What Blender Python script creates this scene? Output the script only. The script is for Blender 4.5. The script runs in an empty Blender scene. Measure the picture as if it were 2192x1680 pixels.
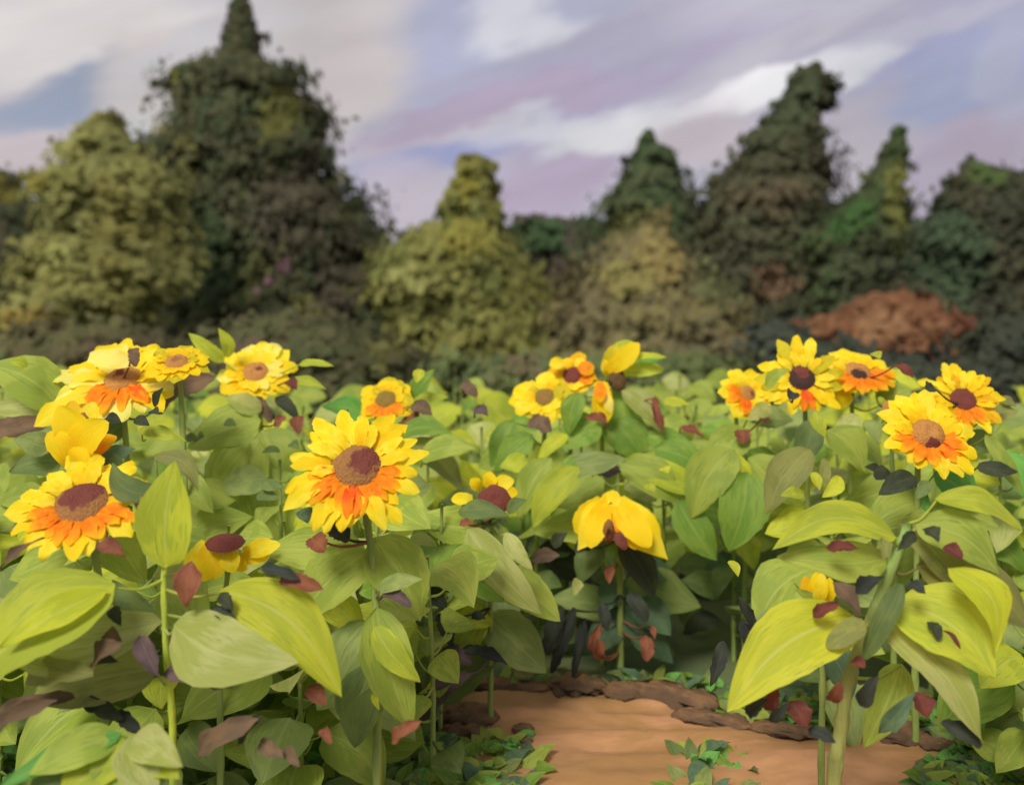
import bpy, math, random
import numpy as np
from mathutils import Vector, noise
random.seed(7); np.random.seed(7)
S = bpy.context.scene
COL = S.collection
PI = math.pi
# ------------------------------------------------------------------ camera
F = 2131.1            # focal length in units of the 2192-wide picture
EYE = 1.6; HOR = 700.0
cam = bpy.data.cameras.new('camera'); co = bpy.data.objects.new('camera', cam); COL.objects.link(co)
cam.sensor_width = 36; cam.lens = 35; cam.clip_end = 2000
cam.shift_y = -(840 - HOR) / 2192
co.location = (0, 0, EYE); co.rotation_euler = (PI / 2, 0, 0)
S.camera = co
cam.dof.use_dof = True; cam.dof.focus_distance = 3.25; cam.dof.aperture_fstop = 1.2
def pt(px, py, d): return Vector(((px - 1096) / F * d, d, EYE - (py - HOR) / F * d))
def gp(px, py): return pt(px, py, EYE * F / (py - HOR))
def lin(c): return tuple(((v / 255) / 12.92 if v / 255 <= .04045 else ((v / 255 + .055) / 1.055) ** 2.4) for v in c)
def rgba(c): return (*lin(c), 1.0)
# ------------------------------------------------------------------ render / exposure
S.render.engine = 'CYCLES'
S.view_settings.view_transform = 'Standard'; S.view_settings.look = 'None'
S.view_settings.exposure = 0.15; S.view_settings.gamma = 1.0
# ------------------------------------------------------------------ world: overcast sky in brushed cloud banks
W = bpy.data.worlds.new('World'); S.world = W; W.use_nodes = True
SUN_EL, SUN_AZ = math.radians(46), math.radians(205)     # azimuth clockwise from +Y: behind the viewer, left
def build_world():
    nt = W.node_tree; nt.nodes.clear(); N = nt.nodes.new; L = nt.links.new
    out = N('ShaderNodeOutputWorld'); mixs = N('ShaderNodeMixShader'); mixs.inputs[0].default_value = .93
    b1 = N('ShaderNodeBackground'); b2 = N('ShaderNodeBackground')
    sky = N('ShaderNodeTexSky'); sky.sky_type = 'NISHITA'; sky.sun_disc = False
    sky.sun_elevation = SUN_EL; sky.sun_rotation = SUN_AZ
    L(sky.outputs[0], b1.inputs[0]); b1.inputs[1].default_value = .1
    tc = N('ShaderNodeTexCoord')
    rot0 = N('ShaderNodeMapping'); rot0.inputs['Rotation'].default_value = (0, math.radians(19), 0); L(tc.outputs['Generated'], rot0.inputs[0])
    rot = N('ShaderNodeMapping'); rot.inputs['Scale'].default_value = (2.2, 1.4, 7); L(rot0.outputs[0], rot.inputs[0])
    nz = N('ShaderNodeTexNoise'); nz.inputs['Scale'].default_value = 3.2; nz.inputs['Detail'].default_value = 5; nz.inputs['Roughness'].default_value = .55
    L(rot.outputs[0], nz.inputs['Vector'])
    sub = N('ShaderNodeVectorMath'); sub.operation = 'SUBTRACT'; sub.inputs[1].default_value = (.5, .5, .5); L(nz.outputs['Color'], sub.inputs[0])
    sc = N('ShaderNodeVectorMath'); sc.operation = 'SCALE'; sc.inputs['Scale'].default_value = .11; L(sub.outputs[0], sc.inputs[0])
    ad = N('ShaderNodeVectorMath'); ad.operation = 'ADD'; L(tc.outputs['Generated'], ad.inputs[0]); L(sc.outputs[0], ad.inputs[1])
    cur = None
    base = N('ShaderNodeMix'); base.data_type = 'RGBA'; base.inputs[6].default_value = rgba((178, 172, 186)); base.inputs[7].default_value = rgba((196, 192, 203))
    L(nz.outputs['Fac'], base.inputs[0]); cur = base.outputs[2]
    strokes = [(980, 120, 420, 190, -10, (176, 178, 202), .9), (2050, 120, 300, 150, -8, (164, 165, 196), .95),
        (130, 70, 420, 130, -14, (226, 219, 216), 1), (640, 60, 230, 90, -20, (208, 200, 198), .9), (60, 320, 170, 110, -8, (203, 190, 193), 1), (170, 200, 230, 50, -26, (158, 166, 186), 1),
        (330, 190, 140, 120, -50, (208, 197, 193), .9), (740, 190, 150, 190, -15, (205, 195, 193), 1), (860, 330, 120, 90, -10, (182, 180, 194), .8),
        (1130, 50, 130, 60, 0, (214, 213, 221), 1), (1560, 40, 420, 60, -6, (198, 193, 206), .8), (1270, 180, 420, 50, -17, (180, 170, 194), .95), (1690, 110, 260, 60, -12, (196, 190, 200), .9),
        (1010, 320, 260, 42, -16, (156, 158, 196), 1), (960, 290, 200, 30, -14, (198, 186, 192), .9), (880, 430, 110, 90, 0, (193, 181, 192), .9), (1210, 390, 170, 95, -18, (184, 166, 188), 1),
        (1310, 250, 300, 38, -9, (212, 210, 217), .9), (1200, 115, 330, 46, -14, (176, 170, 190), .75), (1060, 235, 330, 36, -17, (180, 164, 186), .9), (1900, 60, 240, 44, -10, (178, 172, 192), .8), (420, 110, 200, 40, -25, (206, 203, 206), .7), (1640, 182, 250, 36, -13, (240, 237, 238), 1), (1370, 265, 150, 40, -4, (226, 224, 226), .9), (1830, 120, 110, 40, -20, (214, 212, 218), .8),
        (2040, 190, 190, 60, -10, (160, 164, 190), 1), (1500, 290, 130, 85, -12, (195, 183, 189), 1), (1850, 330, 120, 150, -10, (186, 177, 184), .9),
        (2070, 350, 190, 110, -12, (176, 162, 178), 1), (2160, 110, 60, 180, 0, (178, 178, 196), .7), (1960, 470, 90, 120, 0, (180, 168, 184), .9),
        (60, 430, 90, 50, 0, (212, 210, 214), .9), (290, 300, 60, 80, 0, (206, 207, 206), .7), (2000, 40, 200, 30, -8, (190, 187, 202), .8)]
    for (px, py, rx, ry, ang, c, op) in strokes:
        v = Vector(((px - 1096) / F, 1, -(py - HOR) / F)); k = v.length; v.normalize()
        right = Vector((v.y, -v.x, 0)).normalized(); up = right.cross(v).normalized()
        a = math.radians(-ang); e1 = right * math.cos(a) + up * math.sin(a); e2 = -right * math.sin(a) + up * math.cos(a)
        e1 = e1 * (F * k / rx); e2 = e2 * (F * k / ry)
        d1 = N('ShaderNodeVectorMath'); d1.operation = 'DOT_PRODUCT'; d1.inputs[1].default_value = e1; L(ad.outputs[0], d1.inputs[0])
        d2 = N('ShaderNodeVectorMath'); d2.operation = 'DOT_PRODUCT'; d2.inputs[1].default_value = e2; L(ad.outputs[0], d2.inputs[0])
        cb = N('ShaderNodeCombineXYZ'); L(d1.outputs['Value'], cb.inputs[0]); L(d2.outputs['Value'], cb.inputs[1])
        ln = N('ShaderNodeVectorMath'); ln.operation = 'LENGTH'; L(cb.outputs[0], ln.inputs[0])
        mr = N('ShaderNodeMapRange'); mr.interpolation_type = 'SMOOTHSTEP'; L(ln.outputs['Value'], mr.inputs[0])
        mr.inputs[1].default_value = 1.35; mr.inputs[2].default_value = .55; mr.inputs[3].default_value = 0; mr.inputs[4].default_value = op
        mx = N('ShaderNodeMix'); mx.data_type = 'RGBA'; L(mr.outputs[0], mx.inputs[0]); L(cur, mx.inputs[6]); mx.inputs[7].default_value = rgba(c)
        cur = mx.outputs[2]
    mp3 = N('ShaderNodeMapping'); mp3.inputs['Scale'].default_value = (3, 2.5, 13); L(rot0.outputs[0], mp3.inputs[0])
    n4 = N('ShaderNodeTexNoise'); n4.inputs['Scale'].default_value = 2.4; n4.inputs['Detail'].default_value = 4; L(mp3.outputs[0], n4.inputs[0])
    m4 = N('ShaderNodeMapRange'); m4.inputs[1].default_value = .3; m4.inputs[2].default_value = .7; m4.inputs[3].default_value = .9; m4.inputs[4].default_value = 1.06; L(n4.outputs['Fac'], m4.inputs[0])
    sc4 = N('ShaderNodeVectorMath'); sc4.operation = 'SCALE'; L(cur, sc4.inputs[0]); L(m4.outputs[0], sc4.inputs['Scale']); cur = sc4.outputs[0]
    L(cur, b2.inputs[0]); b2.inputs[1].default_value = .9
    L(b1.outputs[0], mixs.inputs[1]); L(b2.outputs[0], mixs.inputs[2]); L(mixs.outputs[0], out.inputs[0])
build_world()
sl = bpy.data.lights.new('sun', 'SUN'); sl.energy = 3.2; sl.angle = math.radians(20); sl.color = (1, .95, .86)
so = bpy.data.objects.new('sun', sl); COL.objects.link(so)
sd = Vector((math.sin(SUN_AZ) * math.cos(SUN_EL), math.cos(SUN_AZ) * math.cos(SUN_EL), math.sin(SUN_EL)))
so.rotation_euler = sd.to_track_quat('Z', 'Y').to_euler()

# ------------------------------------------------------------------ helpers
def tag(o, label=None, cat=None, group=None, kind=None):
    if label: o['label'] = label
    if cat: o['category'] = cat
    if group: o['group'] = group
    if kind: o['kind'] = kind
    return o
def empty(name, loc):
    o = bpy.data.objects.new(name, None); COL.objects.link(o); o.location = loc; o.empty_display_size = .1; return o
def link(name, me, parent=None, origin=None):
    o = bpy.data.objects.new(name, me); COL.objects.link(o)
    if parent: o.parent = parent
    return o
def newmesh(verts, faces, mat, off=Vector((0, 0, 0)), uvs=None, smooth=True, name='m'):
    me = bpy.data.meshes.new(name)
    me.from_pydata([tuple(Vector(v) - off) for v in verts], [], faces)
    if mat: me.materials.append(mat)
    if smooth: me.polygons.foreach_set('use_smooth', [True] * len(me.polygons))
    if uvs:
        ul = me.uv_layers.new(name='UVMap'); li = np.zeros(len(me.loops), dtype=np.int32); me.loops.foreach_get('vertex_index', li)
        ul.data.foreach_set('uv', np.array(uvs, dtype=np.float32)[li].ravel())
    me.update(); return me
def tube(path, radii, seg=8, cap=True):
    V, Fc = [], []
    n = len(path)
    for i, p in enumerate(path):
        t = (path[min(i + 1, n - 1)] - path[max(i - 1, 0)]).normalized()
        a = t.cross(Vector((0, 1, 0.13))).normalized(); b = t.cross(a)
        for k in range(seg):
            th = 2 * PI * k / seg; V.append(p + (a * math.cos(th) + b * math.sin(th)) * radii[i])
    for i in range(n - 1):
        for k in range(seg):
            k2 = (k + 1) % seg; Fc.append((i * seg + k, i * seg + k2, (i + 1) * seg + k2, (i + 1) * seg + k))
    if cap: Fc.append(tuple(range(seg))); Fc.append(tuple(range((n - 1) * seg, n * seg)))
    return V, Fc
def spline(pts, n):
    """Catmull-Rom through pts"""
    P = [pts[0] * 2 - pts[1]] + list(pts) + [pts[-1] * 2 - pts[-2]]; out = []
    for i in range(len(pts) - 1):
        for k in range(n):
            t = k / n; p0, p1, p2, p3 = P[i:i + 4]
            out.append(.5 * ((2 * p1) + (p2 - p0) * t + (2 * p0 - 5 * p1 + 4 * p2 - p3) * t * t + (3 * p1 - p0 - 3 * p2 + p3) * t ** 3))
    out.append(pts[-1].copy()); return out
PROF = {'leaf': lambda t: (math.sin(PI * min(1, t * 1.0) ** .72) ** .8) if 0 < t < 1 else 0,
        'dab': lambda t: max(.1, 1 - abs(2 * t - 1) ** 3.0) ** .6 * (1.08 - .3 * t),
        'petal': lambda t: (.5 + .5 * math.sin(PI * min(t, .99) * .8)) * math.sqrt(max(.03, 1 - max(0, (t - .45) / .55) ** 2.6)),
        'lance': lambda t: math.sin(PI * t ** .85) ** 1.1 if 0 < t < 1 else 0}
def blade(B, T, w, nrm, bend=0, arch=.12, fold=.25, wave=.03, prof='leaf', N=14, M=6, rag=.04, droop=0., seed=None):
    rs = random.Random(seed if seed is not None else random.random())
    Lv = T - B; ln = Lv.length; a = Lv.normalized(); s = a.cross(nrm)
    if s.length < 1e-3: s = a.cross(Vector((.3, .2, 1)))
    s.normalize(); n = s.cross(a).normalized()
    ph = rs.random() * 6; V, U, Fc = [], [], []
    pf = PROF[prof]; rl = [1 + rs.uniform(-rag, rag) for _ in range(N + 1)]; rr = [1 + rs.uniform(-rag, rag) for _ in range(N + 1)]
    for i in range(N + 1):
        t = i / N; c = B + Lv * t + s * (bend * ln * math.sin(PI * t)) + n * (arch * ln * math.sin(PI * t)) - n * (droop * ln * t * t)
        h = w / 2 * pf(t)
        for j in range(-M // 2, M // 2 + 1):
            v = j / (M / 2); hh = h * (rl[i] if v < 0 else rr[i])
            p = c + s * (v * hh) + n * (fold * abs(v) ** 1.3 * hh + wave * ln * v * v * math.sin(t * 11 + ph + v * 1.5))
            V.append(p); U.append((t, .5 + .5 * v))
    R = M + 1
    for i in range(N):
        for j in range(M): Fc.append((i * R + j, i * R + j + 1, (i + 1) * R + j + 1, (i + 1) * R + j))
    return V, Fc, U
# ------------------------------------------------------------------ materials
MATS = {}
def bladematerial(name, c1, c2, c3=None, rib=None, trans=.3, rough=.5, streak=1., vary=.12, spec=.3, tip=None):
    if name in MATS: return MATS[name]
    m = bpy.data.materials.new(name); m.use_nodes = True; nt = m.node_tree; N = nt.nodes.new; L = nt.links.new
    pb = nt.nodes['Principled BSDF']; out = nt.nodes['Material Output']
    uv = N('ShaderNodeUVMap'); oi = N('ShaderNodeObjectInfo')
    mp = N('ShaderNodeMapping'); mp.inputs['Scale'].default_value = (1.6, 9 * streak, 1); L(uv.outputs[0], mp.inputs[0])
    cb = N('ShaderNodeCombineXYZ'); ml = N('ShaderNodeMath'); ml.operation = 'MULTIPLY'; ml.inputs[1].default_value = 37; L(oi.outputs['Random'], ml.inputs[0])
    L(ml.outputs[0], cb.inputs[0]); L(ml.outputs[0], cb.inputs[1]); L(cb.outputs[0], mp.inputs['Location'])
    n1 = N('ShaderNodeTexNoise'); n1.inputs['Scale'].default_value = 1.6; n1.inputs['Detail'].default_value = 6; n1.inputs['Roughness'].default_value = .62; n1.inputs['Distortion'].default_value = .4
    L(mp.outputs[0], n1.inputs['Vector'])
    mp2 = N('ShaderNodeMapping'); mp2.inputs['Scale'].default_value = (1.3, 1.1, 1); L(uv.outputs[0], mp2.inputs[0]); L(cb.outputs[0], mp2.inputs['Location'])
    n2 = N('ShaderNodeTexNoise'); n2.inputs['Scale'].default_value = 1.4; n2.inputs['Detail'].default_value = 2; n2.inputs['Distortion'].default_value = .8; L(mp2.outputs[0], n2.inputs['Vector'])
    ad = N('ShaderNodeMath'); ad.operation = 'MULTIPLY_ADD'; ad.inputs[1].default_value = .45; L(n1.outputs['Fac'], ad.inputs[0])
    m5 = N('ShaderNodeMath'); m5.operation = 'MULTIPLY'; m5.inputs[1].default_value = .6; L(n2.outputs['Fac'], m5.inputs[0]); L(m5.outputs[0], ad.inputs[2])
    mr = N('ShaderNodeMapRange'); mr.interpolation_type = 'SMOOTHSTEP'; mr.inputs[1].default_value = .47; mr.inputs[2].default_value = .57; L(ad.outputs[0], mr.inputs[0])
    mx = N('ShaderNodeMix'); mx.data_type = 'RGBA'; mx.inputs[6].default_value = rgba(c1); mx.inputs[7].default_value = rgba(c2); L(mr.outputs[0], mx.inputs[0])
    cur = mx.outputs[2]
    if c3:
        mr2 = N('ShaderNodeMapRange'); mr2.interpolation_type = 'SMOOTHSTEP'; mr2.inputs[1].default_value = .56; mr2.inputs[2].default_value = .68; L(n1.outputs['Fac'], mr2.inputs[0])
        mx2 = N('ShaderNodeMix'); mx2.data_type = 'RGBA'; L(mr2.outputs[0], mx2.inputs[0]); L(cur, mx2.inputs[6]); mx2.inputs[7].default_value = rgba(c3); cur = mx2.outputs[2]
    if rib:
        sp = N('ShaderNodeSeparateXYZ'); L(uv.outputs[0], sp.inputs[0])
        a = N('ShaderNodeMath'); a.operation = 'SUBTRACT'; a.inputs[1].default_value = .5; L(sp.outputs[1], a.inputs[0])
        b = N('ShaderNodeMath'); b.operation = 'ABSOLUTE'; L(a.outputs[0], b.inputs[0])
        mr3 = N('ShaderNodeMapRange'); mr3.interpolation_type = 'SMOOTHSTEP'; mr3.inputs[1].default_value = .035; mr3.inputs[2].default_value = .008; mr3.inputs[4].default_value = .55; L(b.outputs[0], mr3.inputs[0])
        # side veins
        w1 = N('ShaderNodeMath'); w1.operation = 'MULTIPLY_ADD'; w1.inputs[1].default_value = -1.1; L(b.outputs[0], w1.inputs[0]); L(sp.outputs[0], w1.inputs[2])
        w2 = N('ShaderNodeMath'); w2.operation = 'MULTIPLY'; w2.inputs[1].default_value = 42; L(w1.outputs[0], w2.inputs[0])
        w3 = N('ShaderNodeMath'); w3.operation = 'SINE'; L(w2.outputs[0], w3.inputs[0])
        mr4 = N('ShaderNodeMapRange'); mr4.inputs[1].default_value = .93; mr4.inputs[2].default_value = 1.; mr4.inputs[4].default_value = .22; L(w3.outputs[0], mr4.inputs[0])
        mxx = N('ShaderNodeMath'); mxx.operation = 'MAXIMUM'; L(mr3.outputs[0], mxx.inputs[0]); L(mr4.outputs[0], mxx.inputs[1])
        mx3 = N('ShaderNodeMix'); mx3.data_type = 'RGBA'; L(mxx.outputs[0], mx3.inputs[0]); L(cur, mx3.inputs[6]); mx3.inputs[7].default_value = rgba(rib); cur = mx3.outputs[2]
    if tip:
        sp2 = N('ShaderNodeSeparateXYZ'); L(uv.outputs[0], sp2.inputs[0])
        ta = N('ShaderNodeMath'); ta.operation = 'MULTIPLY_ADD'; ta.inputs[1].default_value = .5; L(n1.outputs['Fac'], ta.inputs[0]); L(sp2.outputs[0], ta.inputs[2])
        tm = N('ShaderNodeMapRange'); tm.interpolation_type = 'SMOOTHSTEP'; tm.inputs[1].default_value = tip[1] + .1; tm.inputs[2].default_value = tip[1] + .42; L(ta.outputs[0], tm.inputs[0])
        tx = N('ShaderNodeMix'); tx.data_type = 'RGBA'; L(tm.outputs[0], tx.inputs[0]); L(cur, tx.inputs[6]); tx.inputs[7].default_value = rgba(tip[0]); cur = tx.outputs[2]
    hs = N('ShaderNodeHueSaturation'); L(cur, hs.inputs['Color'])
    v1 = N('ShaderNodeMapRange'); v1.inputs[3].default_value = 1 - vary; v1.inputs[4].default_value = 1 + vary; L(oi.outputs['Random'], v1.inputs[0]); L(v1.outputs[0], hs.inputs['Value'])
    cur = hs.outputs[0]
    L(cur, pb.inputs['Base Color']); pb.inputs['Roughness'].default_value = rough; pb.inputs['Specular IOR Level'].default_value = spec
    bp = N('ShaderNodeBump'); bp.inputs['Strength'].default_value = .35; bp.inputs['Distance'].default_value = .01; L(n1.outputs['Fac'], bp.inputs['Height']); L(bp.outputs[0], pb.inputs['Normal'])
    tr = N('ShaderNodeBsdfTranslucent'); L(cur, tr.inputs[0]); L(bp.outputs[0], tr.inputs[1])
    ms = N('ShaderNodeMixShader'); ms.inputs[0].default_value = trans; L(pb.outputs[0], ms.inputs[1]); L(tr.outputs[0], ms.inputs[2]); L(ms.outputs[0], out.inputs[0])
    MATS[name] = m; return m
LEAF = {  # palette of leaf tones
 'bright': ((196, 205, 52), (218, 222, 62), (168, 182, 66), (222, 226, 130)),
 'yg':     ((182, 196, 64), (208, 216, 66), (156, 178, 72), (214, 220, 112)),
 'pale':   ((180, 190, 96), (202, 206, 128), (160, 174, 84), (212, 216, 142)),
 'mid':    ((162, 182, 74), (186, 200, 88), (140, 166, 78), (200, 210, 112)),
 'green':  ((126, 164, 62), (152, 182, 76), (112, 148, 68), (170, 194, 92)),
 'emerald': ((108, 176, 86), (134, 196, 92), (96, 160, 84), (160, 208, 110)),
 'sage':   ((144, 164, 92), (168, 182, 104), (126, 150, 98), (178, 190, 118)),
 'olive':  ((142, 146, 82), (160, 162, 88), (126, 130, 82), (172, 174, 100)),
 'deep':   ((112, 134, 76), (130, 148, 84), (96, 118, 78), (140, 156, 92)),
 'blue':   ((96, 124, 92), (112, 138, 100), (84, 110, 96), (124, 148, 108)),
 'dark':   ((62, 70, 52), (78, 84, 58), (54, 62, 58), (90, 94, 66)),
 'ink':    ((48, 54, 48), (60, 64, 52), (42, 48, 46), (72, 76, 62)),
 'umber':  ((98, 80, 62), (116, 92, 68), (84, 70, 60), (124, 102, 76)),
 'rust':   ((120, 68, 50), (138, 84, 56), (104, 58, 48), (146, 98, 70)),
 'maroon': ((98, 50, 42), (114, 60, 46), (84, 46, 40), (122, 74, 58)),
 'plum':   ((88, 72, 74), (102, 82, 80), (76, 66, 74), (112, 94, 92))}
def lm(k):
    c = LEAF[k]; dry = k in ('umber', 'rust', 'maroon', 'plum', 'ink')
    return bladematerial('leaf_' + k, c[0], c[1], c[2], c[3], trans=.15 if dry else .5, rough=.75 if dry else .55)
PET = {'lemon': ((254, 226, 26), (255, 236, 66), (254, 212, 14)), 'gold': ((252, 206, 14), (254, 220, 30), (246, 184, 14)),
       'orange': ((250, 142, 24), (253, 164, 30), (246, 116, 24)), 'pale': ((250, 238, 92), (252, 242, 130), (248, 228, 50)),  # orange and its red accent carry the shade of lower petals as colour
       'deepgold': ((232, 178, 20), (242, 196, 30), (214, 158, 24)), 'red': ((244, 96, 30), (248, 120, 30), (236, 80, 30)),
       'olivegold': ((208, 192, 34), (224, 206, 44), (186, 176, 38))}
def pm(k):
    c = PET[k]; return bladematerial('petal_' + k, c[0], c[1], c[2], tip={'orange': ((254, 196, 22), .75), 'red': ((250, 150, 24), .6), 'gold': ((254, 222, 30), .5)}.get(k), trans=.38, rough=.6, vary=.05, spec=.2)
def simplemat(name, c1, c2, scale=6, rough=.8, bump=.4, vec=(1, 1, 1), dist=.02, c3=None, spec=.2):
    m = bpy.data.materials.new(name); m.use_nodes = True; nt = m.node_tree; N = nt.nodes.new; L = nt.links.new; pb = nt.nodes['Principled BSDF']
    tc = N('ShaderNodeTexCoord'); mp = N('ShaderNodeMapping'); mp.inputs['Scale'].default_value = vec; L(tc.outputs['Object'], mp.inputs[0])
    nz = N('ShaderNodeTexNoise'); nz.inputs['Scale'].default_value = scale; nz.inputs['Detail'].default_value = 7; nz.inputs['Roughness'].default_value = .6; nz.inputs['Distortion'].default_value = .5; L(mp.outputs[0], nz.inputs[0])
    mr = N('ShaderNodeMapRange'); mr.interpolation_type = 'SMOOTHSTEP'; mr.inputs[1].default_value = .4; mr.inputs[2].default_value = .6; L(nz.outputs['Fac'], mr.inputs[0])
    mx = N('ShaderNodeMix'); mx.data_type = 'RGBA'; mx.inputs[6].default_value = rgba(c1); mx.inputs[7].default_value = rgba(c2); L(mr.outputs[0], mx.inputs[0]); cur = mx.outputs[2]
    if c3:
        n3 = N('ShaderNodeTexNoise'); n3.inputs['Scale'].default_value = scale * .35; n3.inputs['Detail'].default_value = 4; L(mp.outputs[0], n3.inputs[0])
        mr3 = N('ShaderNodeMapRange'); mr3.interpolation_type = 'SMOOTHSTEP'; mr3.inputs[1].default_value = .48; mr3.inputs[2].default_value = .6; L(n3.outputs['Fac'], mr3.inputs[0])
        m3 = N('ShaderNodeMix'); m3.data_type = 'RGBA'; L(mr3.outputs[0], m3.inputs[0]); L(cur, m3.inputs[6]); m3.inputs[7].default_value = rgba(c3); cur = m3.outputs[2]
    L(cur, pb.inputs['Base Color']); pb.inputs['Roughness'].default_value = rough; pb.inputs['Specular IOR Level'].default_value = spec
    n2 = N('ShaderNodeTexNoise'); n2.inputs['Scale'].default_value = scale * 3; n2.inputs['Detail'].default_value = 8; L(mp.outputs[0], n2.inputs[0])
    bp = N('ShaderNodeBump'); bp.inputs['Strength'].default_value = bump; bp.inputs['Distance'].default_value = dist; L(n2.outputs['Fac'], bp.inputs['Height']); L(bp.outputs[0], pb.inputs['Normal'])
    return m
STEM = {'green': simplemat('stem_green', (128, 146, 78), (150, 164, 84), 8, .6, .4, (3, 3, .5)), 'bright': simplemat('stem_bright', (168, 186, 76), (200, 210, 64), 6, .6, .4, (3, 3, .6)),
        'olive': simplemat('stem_olive', (140, 140, 78), (160, 158, 90), 8, .6, .5, (4, 4, .4), c3=(118, 120, 70))}
def leaning_stem():
    m = simplemat('stem_leaning', (148, 152, 84), (166, 166, 94), 6, .7, .6, (4, 4, .5), c3=(134, 142, 82)); nt = m.node_tree; N = nt.nodes.new; L = nt.links.new; pb = nt.nodes['Principled BSDF']
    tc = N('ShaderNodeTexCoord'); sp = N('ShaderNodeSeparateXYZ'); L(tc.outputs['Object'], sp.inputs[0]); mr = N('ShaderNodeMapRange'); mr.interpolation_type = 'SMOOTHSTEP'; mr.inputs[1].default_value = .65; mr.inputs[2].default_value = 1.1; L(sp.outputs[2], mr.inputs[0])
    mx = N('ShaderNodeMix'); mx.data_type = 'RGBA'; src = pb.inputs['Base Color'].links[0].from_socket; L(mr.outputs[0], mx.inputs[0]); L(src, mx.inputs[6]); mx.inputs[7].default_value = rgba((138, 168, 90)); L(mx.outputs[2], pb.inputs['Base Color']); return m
STEM['leaning'] = leaning_stem()
SEPAL = simplemat('sepal_green', (96, 118, 62), (124, 142, 70), 14, .6, .4)
CLOD = simplemat('dark_earth', (110, 84, 60), (130, 98, 68), 9, .95, 1, c3=(94, 74, 56))
BARK = simplemat('bark', (74, 62, 50), (92, 78, 62), 5, .9, .6, (3, 3, .6))

# ------------------------------------------------------------------ ground
def build_ground():
    g = simplemat('field_soil', (104, 112, 70), (88, 100, 68), 1.2, .95, .5, c3=(104, 82, 58))
    # one sheet, fine near the camera, reaching the horizon
    xs = [-600, -200, -60, -20] + [-8 + i * .25 for i in range(65)] + [20, 60, 200, 600]
    ys = [-40, -8] + [-2 + i * .25 for i in range(60)] + [16, 22, 30, 45, 70, 120, 250, 600]
    V = []
    for y in ys:
        for x in xs:
            z = 0 if abs(x) > 8.1 or y > 13 or y < -2.1 else .02 * noise.noise(Vector((x * 1.3, y * 1.3, 0))) - .005
            V.append((x, y, z))
    n = len(xs); Fc = [(j * n + i, j * n + i + 1, (j + 1) * n + i + 1, (j + 1) * n + i) for j in range(len(ys) - 1) for i in range(n - 1)]
    tag(link('ground', newmesh(V, Fc, g)), kind='structure')
    # bare earth path: a low worn mound sinking below the ground sheet at its edge
    edge = [gp(880, 1700), gp(930, 1600), gp(1000, 1475), gp(1160, 1470), gp(1300, 1472), gp(1420, 1490), gp(1560, 1535), gp(1760, 1560), gp(1950, 1580), gp(2300, 1600), Vector((3.2, 3.6, 0)), Vector((3.2, 1.2, 0)), Vector((-.1, 1.2, 0))]
    P = [(p.x, p.y) for p in edge]
    def sdist(x, y):
        best = 9; ins = False
        for i in range(len(P)):
            x1, y1 = P[i]; x2, y2 = P[(i + 1) % len(P)]
            t = max(0, min(1, ((x - x1) * (x2 - x1) + (y - y1) * (y2 - y1)) / ((x2 - x1) ** 2 + (y2 - y1) ** 2 + 1e-9)))
            best = min(best, math.hypot(x - x1 - t * (x2 - x1), y - y1 - t * (y2 - y1)))
            if (y1 > y) != (y2 > y) and x < (x2 - x1) * (y - y1) / (y2 - y1) + x1: ins = not ins
        return best if ins else -best
    V, Fc = [], []; nx, ny = 150, 130
    for j in range(ny):
        for i in range(nx):
            x = -.9 + i * .03; y = 1.0 + j * .03; s = sdist(x, y) + .07 * noise.noise(Vector((x * 5, y * 5, 2)))
            z = .03 * max(-1, min(1, s / .08)) + (.022 * noise.noise(Vector((x * 3, y * 9, 5))) + .008 * noise.noise(Vector((x * 14, y * 20, 1))) if s > 0 else -.03) 
            V.append((x, y, z))
    Fc = [(j * nx + i, j * nx + i + 1, (j + 1) * nx + i + 1, (j + 1) * nx + i) for j in range(ny - 1) for i in range(nx - 1)]
    pmx = simplemat('path_earth', (158, 118, 74), (190, 140, 100), 1.5, .95, .8, (1, 1.7, 1), .015, c3=(150, 116, 74))
    tag(link('path', newmesh(V, Fc, pmx)), kind='structure')
build_ground()
# clods of dark earth along the path edge
def clod(px1, py1, px2, py2, h, label, mat=CLOD):
    A, B = gp(px1, py1), gp(px2, py2); c = (A + B) / 2; a = (B - A); ln = max(a.length, .02); ang = math.atan2(a.y, a.x)
    V, Fc = [], []; nu, nv = 28, 12; wy = h / F * c.y * 2.6; hz = h / F * c.y * .38; sd_ = random.random() * 50
    for j in range(nv + 1):
        ph = -PI / 2 + PI * j / nv
        for i in range(nu):
            th = 2 * PI * i / nu; cx, cy, cz = math.cos(ph) * math.cos(th), math.cos(ph) * math.sin(th), math.sin(ph)
            cx = math.copysign(abs(cx) ** .75, cx)
            k = 1 + .7 * noise.noise(Vector((cx * ln * 14 + sd_, cy * 2, cz * 2))) + .12 * noise.noise(Vector((cx * 9, cy * 7, cz * 7 + sd_)))
            V.append((cx * ln / 2 * (1 + .1 * (k - 1)), cy * wy / 2 * k, cz * hz * k))
    Fc = [(j * nu + i, j * nu + (i + 1) % nu, (j + 1) * nu + (i + 1) % nu, (j + 1) * nu + i) for j in range(nv) for i in range(nu)]
    o = link('earth_clod', newmesh(V, Fc, mat)); o.location = (c.x, c.y, .035); o.rotation_euler = (0, 0, ang)
    tag(o, label, 'earth clod', 'dark earth clods along the path edge')
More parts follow.
